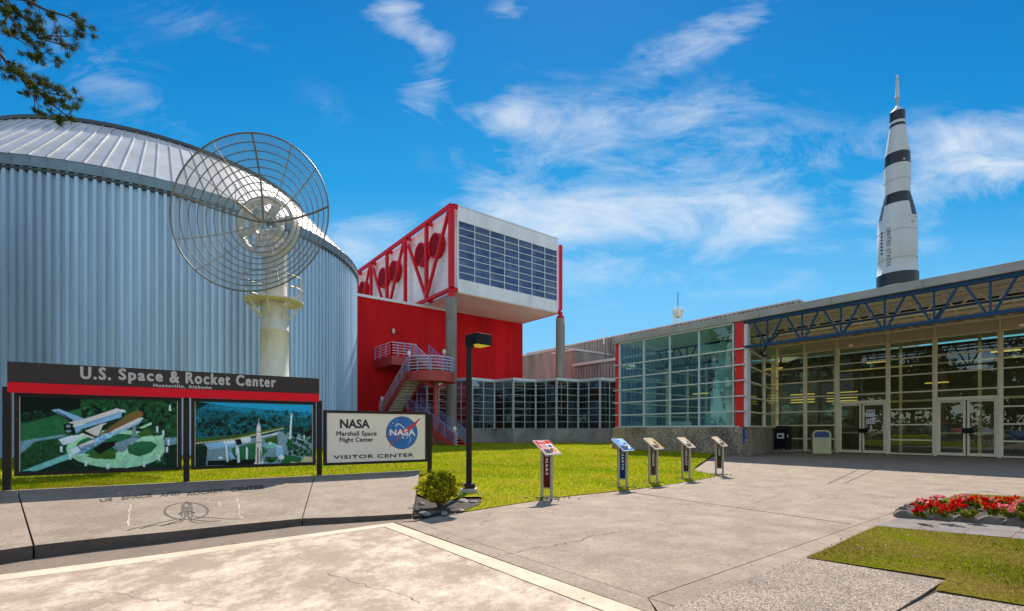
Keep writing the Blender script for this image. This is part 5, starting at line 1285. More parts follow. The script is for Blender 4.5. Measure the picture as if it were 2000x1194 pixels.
mb = MB(); mb.poly([HP(.5, 7.16, 1.5), HP(14.5, 7.16, 1.5), HP(14.5, 7.16, 6.1), HP(.5, 7.16, 6.1)], MT['glass_zig']); mb.build('rear_glazing', hall)
mb = MB(); t = 6.6
mb.beam(HP(3.5, .4, 6.0), HP(3.5, 7.0, 6.0), .12, .1, MT['blue_steel']); mb.beam(HP(3.5, .4, 4.95), HP(3.5, 7, 4.95), .12, .1, MT['blue_steel'])
for k in range(5):
    t = .7 + k * 1.388; mb.beam(HP(3.5, t, 4.95), HP(3.5, t + .6, 6.0), .07, .07, MT['blue_steel'], up=U); mb.beam(HP(3.5, t, 4.95), HP(3.5, t - .6, 6), .07, .07, MT['blue_steel'], up=U); mb.beam(HP(3.5, t, 4.95), HP(3.5, t, 6), .06, .06, MT['blue_steel'], up=U)
mb.build('inner_truss', hall)
for (a, t, z) in ((5, 2.0, 4.6), (8, 1.6, 4.8), (9, -3.2, 4.75), (9.3, -7.9, 4.75), (5.5, 4.8, 3.4), (12, -5.0, 3.7)):
    mb = MB(); mb.obox(HP(a, t, z), U * .22, W * .95, Z * .05, MT['ceil_lamp']); mb.build('ceiling_lamp', hall)
for (a, t, e) in ((9.2, -1.8, 18), (9.2, -7.9, 18), (5.0, 3.0, 40)):
    ld_ = bpy.data.lights.new('ceiling_light', 'AREA'); ld_.energy = e; ld_.size = 2.5; ld_.color = (1.0, .80, .52)
    lo_ = bpy.data.objects.new('ceiling_light', ld_); COL.objects.link(lo_); lo_.parent = hall; lo_.location = HP(a, t, 5.6) - Vector(ROOT(hall))
mb = MB()
for k in range(4): mb.obox(HP(12.2, 1.4 - .0, 2.95 + k * .17), U * .05, W * 1.4, Z * .06, MT['ceil_lamp'])
for k in range(4): mb.obox(HP(12.2, -.9, 2.95 + k * .17), U * .05, W * 1.6, Z * .05, MT['ceil_lamp'])
mb.build('lit_louvre', hall)
mb = MB(); mb.obox(HP(3.2, 4.9, 0), U * .8, W * 1.2, Z * 1.7, MT['white']); mb.obox(HP(4, 2.4, 0), U * 1.2, W * 1.2, Z * 1.15, MT['wall_in']); mb.build('display_case', hall)
# rocket model behind the glass
ex = thing('rocket_model', HP(1.85, 1.75, 0), 'tall pale exhibit standing on an eight sided base behind the hall glass', 'exhibit')
p = HP(1.85, 1.75, 0)
EXW = mat('pale_exhibit_paint', (.93, .94, .92), .5, 0, .06, 3)
mb = MB(); mb.lathe(p, [(.95, 0), (.95, 1.2), (.9, 2.05), (.85, 2.1)], EXW, 8, smooth=False); mb.lathe(p, [(.85, 2.1), (.0, 2.1)], EXW, 8, smooth=False); mb.build('base', ex)
mb = MB(); mb.lathe(p, [(.72, 2.1), (.62, 2.3), (.5, 2.7), (.52, 3.3), (.46, 3.7), (.4, 4.0), (.3, 4.5), (.26, 5.0), (.2, 5.4), (.05, 5.7)], EXW, 20); mb.obox(p + Vector((-.35, -.6, 2.75)), (.5, 0, 0), (0, .3, 0), (0, 0, .55), MT['white'])
mb.build('body', ex)
mb = MB(); mb.beam(p + Z * 5.4 + W * 1.3, p + Z * 5.4 - W * .95, .3, .42, EXW); mb.beam(p + Z * 5.1 - W * .55, p + Z * 5.95 - W * .95, .25, .3, EXW); mb.beam(p + Z * 5.1 + W * .3, p + Z * 5.7 + W * 1.2, .15, .12, EXW); mb.build('arm', ex)

# ================================================================== MAILBOX, BIN, ACCESS SIGN
mbx = thing('mailbox', (15.17, 26.9, 0), 'black mailbox with white emblem plate in the corner of the entrance', 'mailbox')
p = Vector((15.1, 26.8, 0))
def LB(mb, c, a0, a1, t0, t1, z0, z1, m): mb.obox(c + U * a0 + W * t0 + Z * z0, U * (a1 - a0), W * (t1 - t0), Z * (z1 - z0), m)
mb = MB(); LB(mb, p, -.3, .3, -.33, .33, .2, 1.15, MT['black'])
pr_ = [(-.3 * math.cos(t), 1.151 + .28 * math.sin(t)) for t in np.linspace(0, math.pi, 13)]
mb.poly([p + U * a - W * .33 + Z * z for a, z in pr_], MT['black'], W * .66); mb.build('body', mbx, bevel=.02)
for s in (-.27, .19):
    for a in (-.26, .18):
        mb = MB(); LB(mb, p, a, a + .08, s, s + .08, .1, .2, MT['black']); mb.build('leg', mbx)
mb = MB(); LB(mb, p, -.5, .5, -.5, .5, 0.0, .1, MT['fascia']); mb.build('plinth', mbx)
mb = MB(); LB(mb, p, -.306, -.301, -.17, .2, .72, 1.02, MT['white']); mb.build('emblem_plate', mbx)
mb = MB(); c = p - U * .309 + Z * .8
mb.poly([c + W * .13 + Z * .13, c - W * .05 + Z * .13, c - W * .13 + Z * .06, c - W * .02 + Z * .05, c - W * .1, c + W * .14], MT['navy']); mb.build('emblem', mbx)
mb = MB(); LB(mb, p, -.34, .0, -.42, -.331, .75, 1.2, MT['black']); LB(mb, p, -.345, -.341, -.40, -.35, .8, .95, MT['white']); mb.build('side_box', mbx)
bn = thing('litter_bin', (15.55, 24.1, 0), 'pale yellow litter bin with rounded top and blue flap beside the doors', 'bin')
p = Vector((15.55, 24.25, 0)); fd = Vector((-.36, -.93, 0)).normalized(); sd_ = Vector((-fd.y, fd.x, 0))
def arch(w, h, r, n=10):
    pts = [(-w, 0), (w, 0)] + [(w - r + r * math.cos(t), h - r + r * math.sin(t)) for t in np.linspace(0, math.pi / 2, n)] + [(-w + r - r * math.sin(t), h - r + r * math.cos(t)) for t in np.linspace(0, math.pi / 2, n)]
    return pts
mb = MB(); mb.poly([p + sd_ * x + Z * (z + .02) - fd * .25 for x, z in arch(.38, 1.16, .2)], MT['bin_side'], fd * .5); mb.build('shell', bn, bevel=.01)
mb = MB(); mb.poly([p + sd_ * x + Z * (z + .015) + fd * .252 for x, z in arch(.40, 1.18, .22)], MT['bin_yellow'], fd * .03); mb.build('front_panel', bn, bevel=.006)
mb = MB(); mb.poly([p + sd_ * x + Z * (z + .83) + fd * .285 for x, z in arch(.32, .29, .17)], MT['navy'], fd * .012); mb.build('flap', bn)
mb = MB(); mb.poly([p + sd_ * x + Z * (.68 + z) + fd * .285 for x, z in ((-.13, 0), (.13, 0), (.13, .13), (-.13, .13))], MT['letter_grey'], fd * .01); mb.build('plate', bn)
asg = thing('access_sign', HP(-.1, -.3, 1), 'narrow blue sign with white symbol on the corner of the pebbled wall', 'sign')
c = KP + RDn * .12 + RN * .06
mb = MB(); mb.obox(c + Z * .62, RDn * .42, RN * .02, Z * .62, MT['sign_blue']); mb.build('plate', asg, bevel=.005)
mb = MB(); o = c + RN * .024
letter(mb, 'J', o, RDn, Z, .12, .3, .93, 1.16, MT['white'], off=0, bold=.02, en=RN); mb.lathe(o + RDn * .21 + Z * 1.185, [(.0, .02), (.022, 0), (.0, -.02)], MT['white'], 8)
mb.poly([o + RDn * a + Z * z for a, z in ((.08, .70), (.25, .70), (.25, .66), (.34, .735), (.25, .81), (.25, .77), (.08, .77))], MT['white']); mb.build('symbol', asg)

# ================================================================== RADIO DISH
da = thing('radio_dish', (-9.25, 18.5, 0), 'large wire mesh radio dish on a cream steel pedestal before the drum building', 'antenna')
RC = Vector((-9.28, 17.0, 8.9)); DR_, DEP = 2.80, .92
def dpt(r, a, o=0): return Vector((RC.x + r * math.cos(a), RC.y + DEP * (1 - (r / DR_) ** 2) + o, RC.z + r * math.sin(a)))
PX, PY = -9.23, 18.7
mb = MB(); mb.lathe((PX, PY, 0), [(0.552, -.1), (0.552, .05), (0.521, .06), (0.521, 2.9), (0.534, 2.92), (0.534, 2.98), (0.512, 3.0), (0.503, 5.0), (0.525, 5.02), (0.525, 5.08), (0.503, 5.1), (0.494, 5.75), (.50, 6.0), (.45, 6.1), (.42, 8.2), (.4, 8.3), (.01, 8.3)], MT['dish_beige'], 40)
pdl = mb.build('pedestal', da)
mb = MB(); mb.lathe((PX, PY, 0), [(.5, 6.14), (1.06, 6.14), (1.06, 6.20), (.5, 6.20)], MT['dish_beige'], 36, smooth=False)
for k in range(8):
    a = k * 2 * math.pi / 8 + .2; c, s = math.cos(a), math.sin(a)
    mb.beam((PX + 1.0 * c, PY + 1.0 * s, 6.1), (PX + .50 * c, PY + .50 * s, 5.5), .035, .07, MT['dish_beige'])
pf = mb.build('platform', da)
mb = MB()
for z in (6.62, 7.05): mb.tube([(PX + 1.04 * math.cos(a), PY + 1.04 * math.sin(a), z) for a in np.linspace(0, 2 * math.pi, 40, False)], .022, MT['dish_light'], 6, closed=True)
for k in range(8):
    a = k * math.pi / 4 + .2; mb.tube([(PX + 1.04 * math.cos(a), PY + 1.04 * math.sin(a), 6.2), (PX + 1.04 * math.cos(a), PY + 1.04 * math.sin(a), 7.05)], .02, MT['dish_light'], 6)
mb.build('railing', pf)
# hub drum behind the mesh
mb = MB(); yb = RC.y + DEP + .05; N = 40
def ringp(r, y): return [Vector((RC.x + r * math.cos(2 * math.pi * k / N), y, RC.z + r * math.sin(2 * math.pi * k / N))) for k in range(N)]
def annul(mb, r0, y0, r1, y1, m):
    A_, B_ = ringp(r0, y0), ringp(r1, y1)
    mb.add(A_ + B_, [(k, (k + 1) % N, N + (k + 1) % N, N + k) for k in range(N)], m, False)
for prof_ in ([(1.10, .1), (1.10, .55)], [(.97, .1), (.97, .5)], [(.97, .1), (1.10, .1)], [(.97, .5), (1.10, .55)], [(.42, .14), (.52, .14)], [(.42, .14), (.42, .5)], [(.52, .14), (.52, .6)]):
    annul(mb, prof_[0][0], yb + prof_[0][1], prof_[1][0], yb + prof_[1][1], MT['dish_beige'])
for k in range(8):
    a = k * math.pi / 4 + .3; d = Vector((math.cos(a), 0, math.sin(a))); c = Vector((RC.x, yb + .2, RC.z)); e = Vector((-d.z, 0, d.x))
    mb.obox(c + d * .48 - e * .13, d * .53, e * .26, Vector((0, .05, 0)), MT['dish_beige'])
mb.tube([(RC.x, yb + .5, RC.z), (PX, PY, RC.z - .45)], .36, MT['dish_beige'], 16); mb.build('hub_drum', da)
# mesh bowl
mb = MB(); NRg, NA = 12, 72; vsx = []; 
for i in range(NRg + 1):
    r = .12 + (DR_ - .12) * i / NRg
    for k in range(NA): vsx.append(dpt(r, 2 * math.pi * k / NA, .012))
mb.add(vsx, [(i * NA + k, i * NA + (k + 1) % NA, (i + 1) * NA + (k + 1) % NA, (i + 1) * NA + k) for i in range(NRg) for k in range(NA)], MT['dish_mesh'], True); mb.build('mesh_bowl', da)
mb = MB(); mb.tube([dpt(DR_, 2 * math.pi * k / 72) for k in range(72)], .030, MT['dish_metal'], 8, closed=True); mb.build('rim', da)
for i in range(1, 11):
    r = .22 + (DR_ - .22) * i / 11; mb = MB(); mb.tube([dpt(r, 2 * math.pi * k / 64) for k in range(64)], .017, MT['dish_light'] if i < 3 else MT['dish_metal'], 6, closed=True); mb.build('ring', da)
for a in (88, 58, 33, 4, -37, -68, -103, -133, -160, 166, 143, 118):
    mb = MB(); aa = R(a); thick = a in (88, 4, 166); mm = MT['dish_metal'] if thick else MT['dish_light']
    mb.tube([dpt(r, aa, -.01) for r in np.linspace(.1, DR_, 14)], .034 if thick else .020, mm, 6); mb.build('rib', da)
mb = MB(); mb.tube([dpt(0, 0, .1), (RC.x, 16.15, RC.z)], .045, MT['dish_light'], 8)
mb.tube([(RC.x, 16.15, RC.z - .25), (RC.x, 16.15, RC.z + .55)], .014, MT['dish_light'], 6); mb.tube([(RC.x - .6, 16.15, RC.z), (RC.x + .3, 16.15, RC.z)], .014, MT['dish_light'], 6)
mb.lathe((RC.x, 17.72, RC.z), [(.0, .09), (.09, .0), (.0, -.09)], MT['dish_metal'], 12); mb.build('feed', da)

# ================================================================== LAMP POST
lp_ = thing('lamp_post', (-.79, 8.85, 0), 'black square lamp post with a boxy head and yellow lens on the lawn', 'lamp post')
LX, LY = -.79, 8.85
mb = MB(); mb.box((LX, LY, .05), (.30, .30, .16), MT['fascia']); mb.build('footing', lp_, bevel=.01)
mb = MB(); mb.box((LX, LY, .175), (.215, .215, .09), MT['post_brown']); mb.build('base_cover', lp_, bevel=.01)
mb = MB(); mb.box((LX, LY, 1.47), (.10, .10, 2.5), MT['post_brown']); mb.build('pole', lp_, bevel=.008)
hc = Vector((LX + .17, LY + .06, 2.86)); ha = R(42)
ex_ = Vector((math.cos(ha), math.sin(ha), 0)); ey_ = Vector((-math.sin(ha), math.cos(ha), 0))
mb = MB(); hw = .185
def hd(x, y, z): return hc + ex_ * x + ey_ * y + Z * z
lo = [hd(-hw, -hw, -.1), hd(hw, -hw, -.1), hd(hw, hw, -.1), hd(-hw, hw, -.1)]; hi = [hd(-hw * .93, -hw * .93, .1), hd(hw * .93, -hw * .93, .1), hd(hw * .93, hw * .93, .1), hd(-hw * .93, hw * .93, .1)]
mb.hexa(lo + hi, MT['black']); hdo = mb.build('head', lp_, bevel=.008)
mb = MB(); q4 = [hd(-hw * .8, -hw * .8, -.106), hd(hw * .85, -hw * .8, -.106), hd(hw * .85, hw * .8, -.106), hd(-hw * .8, hw * .8, -.106)]; mb.poly(q4, MT['lens'], (0, 0, .004)); mb.build('lens', hdo)
mb = MB(); mb.box((LX + .02, LY, 2.735), (.14, .12, .05), MT['black']); mb.build('bracket', lp_)

# ================================================================== LECTERNS
LEC = [('MARS', (1068, 975), 'red', 'maroon', 'red topped information stand reading MARS at the lawn edge', .79), ('EARTH', (1216, 954), 'blue', 'navy', 'blue topped information stand reading EARTH at the lawn edge', .0),
       ('VENUS', (1276, 945), 'amber', 'brown', 'amber topped information stand reading VENUS at the lawn edge', .0), ('MERCURY', (1340, 937), 'sand', 'umber', 'sand topped information stand reading MERCURY at the lawn edge', 0), ('SUN', (1405, 929), 'rose', 'umber', 'orange topped information stand reading SUN on the path corner', 0)]
for (wd, pp, top, pan, lab, _) in LEC:
    b = G(*pp); o = thing('information_stand', (b.x, b.y, 0), lab, 'stand', 'planet information stands along the lawn edge')
    O = V3(b, 0); fx = Vector((.955, -.295, 0)).normalized(); fn = Vector((fx.y, -fx.x, 0))   # face right axis, facing viewer
    if fn.y > 0: fn = -fn
    hw = .085
    for s in (-1, 1):
        mb = MB(); c = O + fx * (s * hw); mb.lathe(c, [(.028, 0), (.026, .02), (.026, .88)], MT['steel'], 14)
        mb.box(c + Z * .008, (.12, .10, .012), MT['steel'])
        for dx in (-.045, .045): mb.box(c + Vector((dx, -.02, .022)), (.015, .015, .018), MT['dark_trim'])
        mb.build('post', o)
    mb = MB(); mb.obox(O - fx * (hw - .03) - fn * .006 + Z * .20, fx * (2 * hw - .06), fn * .012, Z * .62, SGN[pan]); mb.obox(O - fx * (hw - .028) - fn * .01 + Z * .82, fx * (2 * hw - .056), fn * .02, Z * .03, MT['steel']); mb.obox(O - fx * (hw - .028) - fn * .01 + Z * .18, fx * (2 * hw - .056), fn * .02, Z * .02, MT['steel'])
    np_ = mb.build('name_panel', o)
    mb = MB(); Lg = {'MARS': .28, 'EARTH': .31, 'VENUS': .30, 'MERCURY': .36, 'SUN': .17}[wd]
    letter(mb, wd, O + fn * .009 + Z * .70, -Z, fx, 0, Lg, -.022, .026, SGN['white'], off=0, bold=.015, en=fn, spacing=1.25)
    cc_ = O + fn * .009 + Z * .755
    for r0, r1 in ((.026, .033),):
        P = [cc_ + fx * (r1 * math.cos(t)) + Z * (r1 * math.sin(t)) for t in np.linspace(0, 6.283, 20, False)]; P2 = [cc_ + fx * (r0 * math.cos(t)) + Z * (r0 * math.sin(t)) for t in np.linspace(0, 6.283, 20, False)]
        mb.add(P + P2, [(k, (k + 1) % 20, 20 + (k + 1) % 20, 20 + k) for k in range(20)], SGN['white'])
    mb.build('lettering', np_)
    # tilted top panel, low edge to the viewer
    tx_ = Vector((.66, .75, 0)).normalized(); tn_ = Vector((tx_.y, -tx_.x, 0))
    th = R(40); ax = tx_; ay = (-tn_ * math.cos(th) + Z * math.sin(th)); an = ax.cross(ay)
    if an.z < 0: an = -an
    Wd, Hd = .45, .37
    c0 = O + Z * .885 - ax * (Wd / 2) - ay * (Hd / 2)
    mb = MB(); mb.obox(c0, ax * Wd, ay * Hd, an * .022, SGN['white']); tp = mb.build('top_panel', o, bevel=.003)
    mb = MB(); 
    def rect(x0, x1, y0, y1, col, k): mb.poly([c0 + ax * (Wd * a) + ay * (Hd * b_) + an * (.0235 + .0006 * k) for a, b_ in ((x0, y0), (x1, y0), (x1, y1), (x0, y1))], SGN[col])
    rect(.03, .97, .03, .97, top, 0)
    if wd == 'MARS': rect(.03, .97, .03, .42, 'pink', 1); rect(.5, .9, .4, .72, 'white', 2)
    if wd == 'EARTH': rect(.5, .97, .3, .97, 'paleblue', 1)
    rect(.1, .45, .08, .36, 'dark', 3)
    P = [c0 + ax * (Wd * (.68 + .17 * math.cos(t))) + ay * (Hd * (.28 + .17 * math.sin(t))) + an * .026 for t in np.linspace(0, 6.283, 18, False)]; mb.poly(P, SGN['orange' if wd != 'EARTH' else 'white'])
    for k in range(4): rect(.12, .46, .46 + k * .075, .49 + k * .075, 'white', 4)
    rect(.6, .8, .48, .64, 'dark', 5)
    letter(mb, wd, c0 + an * .028, ax, ay, Wd * .2, Wd * .62, Hd * .82, Hd * .93, SGN['white'], off=0, bold=.02, en=an)
    mb.build('printed_face', tp)
    mb = MB(); mb.obox(O + Z * .83 - fx * .1 - fn * .04, fx * .2, fn * .08, Z * .03, MT['steel']); mb.build('bracket', o)

# ================================================================== SATURN-SIZED ROCKET
RKY = 112.0; KS = RKY / F
rx_, rz = (1752.5 - CX) * KS, lambda y: H + (HZ - y) * KS
rk = thing('rocket', (rx_, RKY, 0), 'towering white rocket with black bands standing far behind the entrance roof', 'rocket')
def cy(y): return 130 + y / 2.653
def hwid(x): return x / 2.653 * KS * .79
rc = (rx_, RKY, 0)
def stage(name, prof, m, mf=None, n=48, parent=None):
    mb = MB(); mb.lathe(rc, prof[::-1], m, n, mf=mf); return mb.build(name, parent or rk)
S = lambda y, h: (hwid(h), rz(cy(y)))
white, black = MT['rocket_white'], MT['rocket_black']
stage('first_stage', [S(800, 104), S(870, 104), S(872, 105), S(1010, 105), S(1012, 104), S(1080, 107), S(1082, 110), (hwid(110), rz(cy(1082)))], white)
stage('first_stage_band', [S(1082, 110.4), S(1145, 111)], black)
stage('thrust_section', [S(1145, 108), S(1150, 108), (hwid(110), 12), (hwid(118), 2.0), (hwid(118), -.1)], white)
for k in range(4):
    a = k * math.pi / 2 + .6; mb = MB(); d = Vector((math.cos(a), math.sin(a), 0)); sdv = Vector((-d.y, d.x, 0)); c = Vector(rc) + d * hwid(112)
    mb.hexa([c - sdv * .4, c + sdv * .4, c + d * 4 + sdv * .2, c + d * 4 - sdv * .2, c - sdv * .3 + Z * 9, c + sdv * .3 + Z * 9, c + d * .6 + sdv * .1 + Z * 8, c + d * .6 - sdv * .1 + Z * 8], white); mb.build('fin', rk)
def inter(i, a):
    d = ((a - 4.04 + math.pi * 3) % (2 * math.pi)) - math.pi   # angle from the painted panel
    return white if (-.85 < d < .78) else black
# lathe profile is given top to bottom then reversed
stage('interstage', [S(668, 67), S(725, 83)], black)
stage('interstage_skirt', [S(725, 83.2), S(812, 104.2)], black, mf=lambda i, a: inter(i, a))
stage('second_stage', [S(505, 68), S(530, 68.4), S(600, 69), S(668, 67.2)], white)
stage('second_stage_band', [S(460, 66), S(500, 68.6), S(520, 68.8)], black)
stage('adapter_cone', [S(318, 42), S(390, 54), S(460, 65.6)], white)
stage('service_module', [S(240, 41), S(290, 41.5)], MT['rocket_black'])
stage('module_ring', [S(290, 41.2), S(304, 42)], white); stage('module_band', [S(304, 42.2), S(319, 42.4)], black)
stage('capsule', [S(205, 6), S(215, 14), S(240, 40.5)], white)
stage('escape_tower', [S(150, 7), S(165, 12), S(168, 10), S(205, 5.5)], MT['rocket_grey'])
stage('escape_motor', [S(43, .1), S(50, 6), S(60, 7), S(62, 6), S(160, 12), S(166, 15), S(168, 11)], MT['rocket_white'], n=16)
def rface(dd, zz, o=.05):
    a = 4.04 + dd; r = hwid(105.5) + o; return Vector((rx_ + r * math.cos(a), RKY + r * math.sin(a), zz)), Vector((-math.sin(a), math.cos(a), 0)), Vector((math.cos(a), math.sin(a), 0))
mb = MB(); o_, ex_r, en_r = rface(-.42, rz(451), .12)
letter(mb, 'UNITED STATES', o_, -Z, ex_r, 0, (525 - 451) * KS, -.40, .40, black, off=0, spacing=1.25, en=en_r)
mb.build('lettering', rk)
for k in range(7):
    o_, ex_r, en_r = rface(-.86, rz(457 + k * 6.6)); mb = MB(); mb.obox(o_ - ex_r * .2 - Z * .18 - en_r * .1, ex_r * .4, en_r * .15, Z * .36, black); mb.build('marking_block', rk)
for (yy_, hh) in ((868, 104.4), (1010, 105.4), (600, 69.3)):
    mb = MB(); mb.lathe((rx_, RKY, 0), [(hwid(hh), rz(cy(yy_ + 2))), (hwid(hh) + .05, rz(cy(yy_))), (hwid(hh), rz(cy(yy_ - 2)))], MT['rocket_grey'], 48); mb.build('joint_ring', rk)
for (a, yy_, s) in ((-.2, 510, .4), (.5, 515, .4), (.25, 835, .5)):
    mb = MB(); mb.box((rx_ + hwid(68) * math.sin(a), RKY - hwid(68 if yy_ < 800 else 104) * math.cos(a), rz(cy(yy_))), (s, .5, s), MT['rocket_grey']); mb.build('access_hatch', rk)


# ================================================================== FOLIAGE HELPERS
def leaf_cloud(name, centers, radii, n, size, m, parent=None, base=None, seed=1, flat_=.9, elong=1.4):
    r = np.random.RandomState(seed); C_ = np.array(centers); Rr = np.array(radii)
    w = Rr.prod(1) if Rr.ndim > 1 else Rr ** 2.4
    idx = r.choice(len(C_), n, p=w / w.sum())
    d = r.normal(size=(n, 3)); d /= np.linalg.norm(d, axis=1)[:, None]
    rad = r.rand(n) ** .42
    sc = Rr[idx] if Rr.ndim > 1 else np.repeat(Rr[idx][:, None], 3, 1)
    P = C_[idx] + d * rad[:, None] * sc
    a = r.normal(size=(n, 3)); a /= np.linalg.norm(a, axis=1)[:, None]; b = np.cross(a, r.normal(size=(n, 3))); b /= np.linalg.norm(b, axis=1)[:, None]
    s = size * r.uniform(.6, 1.3, n)[:, None]
    V = np.stack([P - a * s * elong * .5, P + b * s * .5, P + a * s * elong * .5, P - b * s * .5], 1).reshape(-1, 3)
    bb_ = np.array(ROOT(parent)) if parent is not None else np.array(base if base is not None else (0, 0, 0))
    o = bpy.data.objects.new(name, raw_mesh(name, V - bb_, 4, m)); COL.objects.link(o)
    if parent is not None: o.parent = parent
    else: o.location = bb_
    return o
# bush beside the apron
bs = thing('bush', (-1.08, 7.15, 0), 'rounded yellow green bush beside the end of the concrete apron', 'bush')
r = np.random.RandomState(4); cs = []; rd = []
for i in range(46):
    d = r.normal(size=3); d /= np.linalg.norm(d); d[2] = abs(d[2]) * 1.0 if r.rand() < .85 else d[2] * .3
    q = r.uniform(.45, .95); cs.append((-1.08 + d[0] * .28 * q, 7.2 + d[1] * .27 * q, .26 + d[2] * .27 * q)); rd.append(r.uniform(.06, .10))
cs.append((-1.08, 7.2, .28)); rd.append(.2)
for i in range(40):
    d = r.normal(size=3); d /= np.linalg.norm(d); d[2] = abs(d[2]) * .9 + .1
    q = r.uniform(1.0, 1.32); cs.append((-1.08 + d[0] * .28 * q, 7.2 + d[1] * .26 * q, .24 + d[2] * .27 * q)); rd.append(r.uniform(.025, .05))
leaf_cloud('foliage', cs, rd, 7600, .031, MT['bush'], bs, seed=5)
mb = MB()
for k in range(9):
    a = k * .7; mb.tube([(-1.08, 7.2, -.02), (-1.08 + .08 * math.cos(a), 7.2 + .08 * math.sin(a), .18), (-1.08 + .2 * math.cos(a), 7.2 + .18 * math.sin(a), .42)], [.012, .009, .003], MT['bark'], 5)
mb.build('stem', bs)
# mulch bed round it
mb = MB(); bedp = [kerb[-1] + Vector((.02, 0)), G(908, 1000), Vector((-.5, 7.6)), Vector((-.48, 8.2)), Vector((-.6, 8.6)), Vector((-.95, 8.15)), Vector((-1.25, 7.8)), sl1 + (kerb[-1] - sl1) * .5]
mb.poly([V3(p, .0) for p in bedp], MT['mulch'], (0, 0, .028)); tag(mb.build('mulch_bed'), kind='structure')
def rock(name, c, s, seed, m, label, cat, group, nz=.28):
    bm = bmesh.new(); bmesh.ops.create_icosphere(bm, subdivisions=2, radius=1); q = np.random.RandomState(seed)
    dirs = q.normal(size=(7, 3)); dirs /= np.linalg.norm(dirs, axis=1)[:, None]; hs2 = q.uniform(.55, .9, 7)
    for v in bm.verts:
        for dd, h in zip(dirs, hs2):
            k = v.co.dot(Vector(dd))
            if k > h: v.co -= Vector(dd) * (k - h)
        v.co = Vector((v.co.x * s[0], v.co.y * s[1], v.co.z * s[2])) 
    me = bpy.data.meshes.new(name); bm.to_mesh(me); bm.free(); me.materials.append(m)
    o = bpy.data.objects.new(name, me); COL.objects.link(o); o.location = c; o.rotation_euler = (0, 0, q.uniform(0, 6))
    return tag(o, label, cat, group)
RK = [((828, 1009), (.11, .05, .045), 'flat pale rock at the corner where the apron ends'), ((868, 1007), (.12, .045, .03), 'long low rock in front of the bush'), ((900, 1001), (.08, .05, .03), 'small flat rock at the front right of the bush'), ((905, 984), (.10, .09, .05), 'pale chunky rock between the bush and lamp footing'),
      ((893, 975), (.07, .06, .06), 'grey rock behind the right side of the bush'), ((925, 985), (.08, .07, .035), 'low pale rock below the lamp post footing'), ((938, 972), (.06, .05, .035), 'small rock touching the lamp post footing'), ((822, 990), (.07, .06, .05), 'rock leaning on the end face of the apron')]
for i, (pp, s, lab) in enumerate(RK):
    g = G(*pp); rock('rock', (g.x, g.y, .02 + s[2] * .35), s, 20 + i, MT['rubble'], lab, 'rock', 'rocks around the bush')
for i in range(0): pass
mb = MB(); q = random.Random(9)
for i in range(260):
    g = G(q.uniform(815, 945), q.uniform(962, 1012))
    if in_poly(np.array([g.x]), np.array([g.y]), bedp)[0]:
        s = q.uniform(.006, .018); mb.obox((g.x, g.y, .024), (s * 1.4, q.uniform(-.01, .01), 0), (q.uniform(-.01, .01), s, 0), (0, 0, s * .7), MT['rubble'] if q.random() < .5 else MT['stone'])
tag(mb.build('gravel'), 'loose gravel chips scattered over the bed around the bush', 'gravel', kind='stuff')
mb = MB()
for (wd, pp, *_r) in LEC:
    b = G(*pp)
    for i in range(70):
        a, rr = q.uniform(0, 6.28), abs(q.gauss(0, .13)); s = q.uniform(.008, .022)
        mb.obox((b.x + rr * 1.6 * math.cos(a) - .03, b.y + rr * math.sin(a) + .04, .015), (s * 1.4, q.uniform(-.01, .01), 0), (q.uniform(-.01, .01), s, 0), (0, 0, s * .6 + .01), MT['rubble'] if q.random() < .6 else MT['mulch'])
tag(mb.build('gravel'), 'bare gravel and soil around the feet of the information stands', 'gravel', kind='stuff')
# litter of fallen petals and leaves on the right lawn
mb = MB()
for i in range(90):
    Yv = 3.2 * (7.0 / 3.2) ** q.random(); X = Yv * q.uniform(.55, 1.1)
    if in_poly(np.array([X]), np.array([Yv]), GR1)[0]:
        s = q.uniform(.005, .011); a = q.uniform(0, 6); mb.poly([(X + s * math.cos(a + t), Yv + s * .6 * math.sin(a + t), .045 + .01 * math.sin(t)) for t in np.linspace(0, 6.28, 6, False)], MT['relief_pale'] if q.random() < .6 else MT['cone'])
for i in range(160):
    Yv = 6.9 * (14 / 6.9) ** q.random(); X = Yv * q.uniform(-.3, .35)
    if in_poly(np.array([X]), np.array([Yv]), LAWN)[0]:
        s = q.uniform(.010, .02); a = q.uniform(0, 6); mb.poly([(X + s * math.cos(a + t), Yv + s * .6 * math.sin(a + t), lawn_z(X, Yv) + .06) for t in np.linspace(0, 6.28, 6, False)], MT['relief_pale'])
for i in range(110):
    Yv = 3.3 * (13 / 3.3) ** q.random(); X = Yv * q.uniform(-.9, .6); s = q.uniform(.004, .011); a = q.uniform(0, 6)
    mb.poly([(X + s * math.cos(a + t), Yv + s * .5 * math.sin(a + t), .006) for t in np.linspace(0, 6.28, 6, False)], MT['bark'])
tag(mb.build('leaf_litter'), 'small fallen petals and dry leaves scattered on grass and paving', 'leaf litter', kind='stuff')

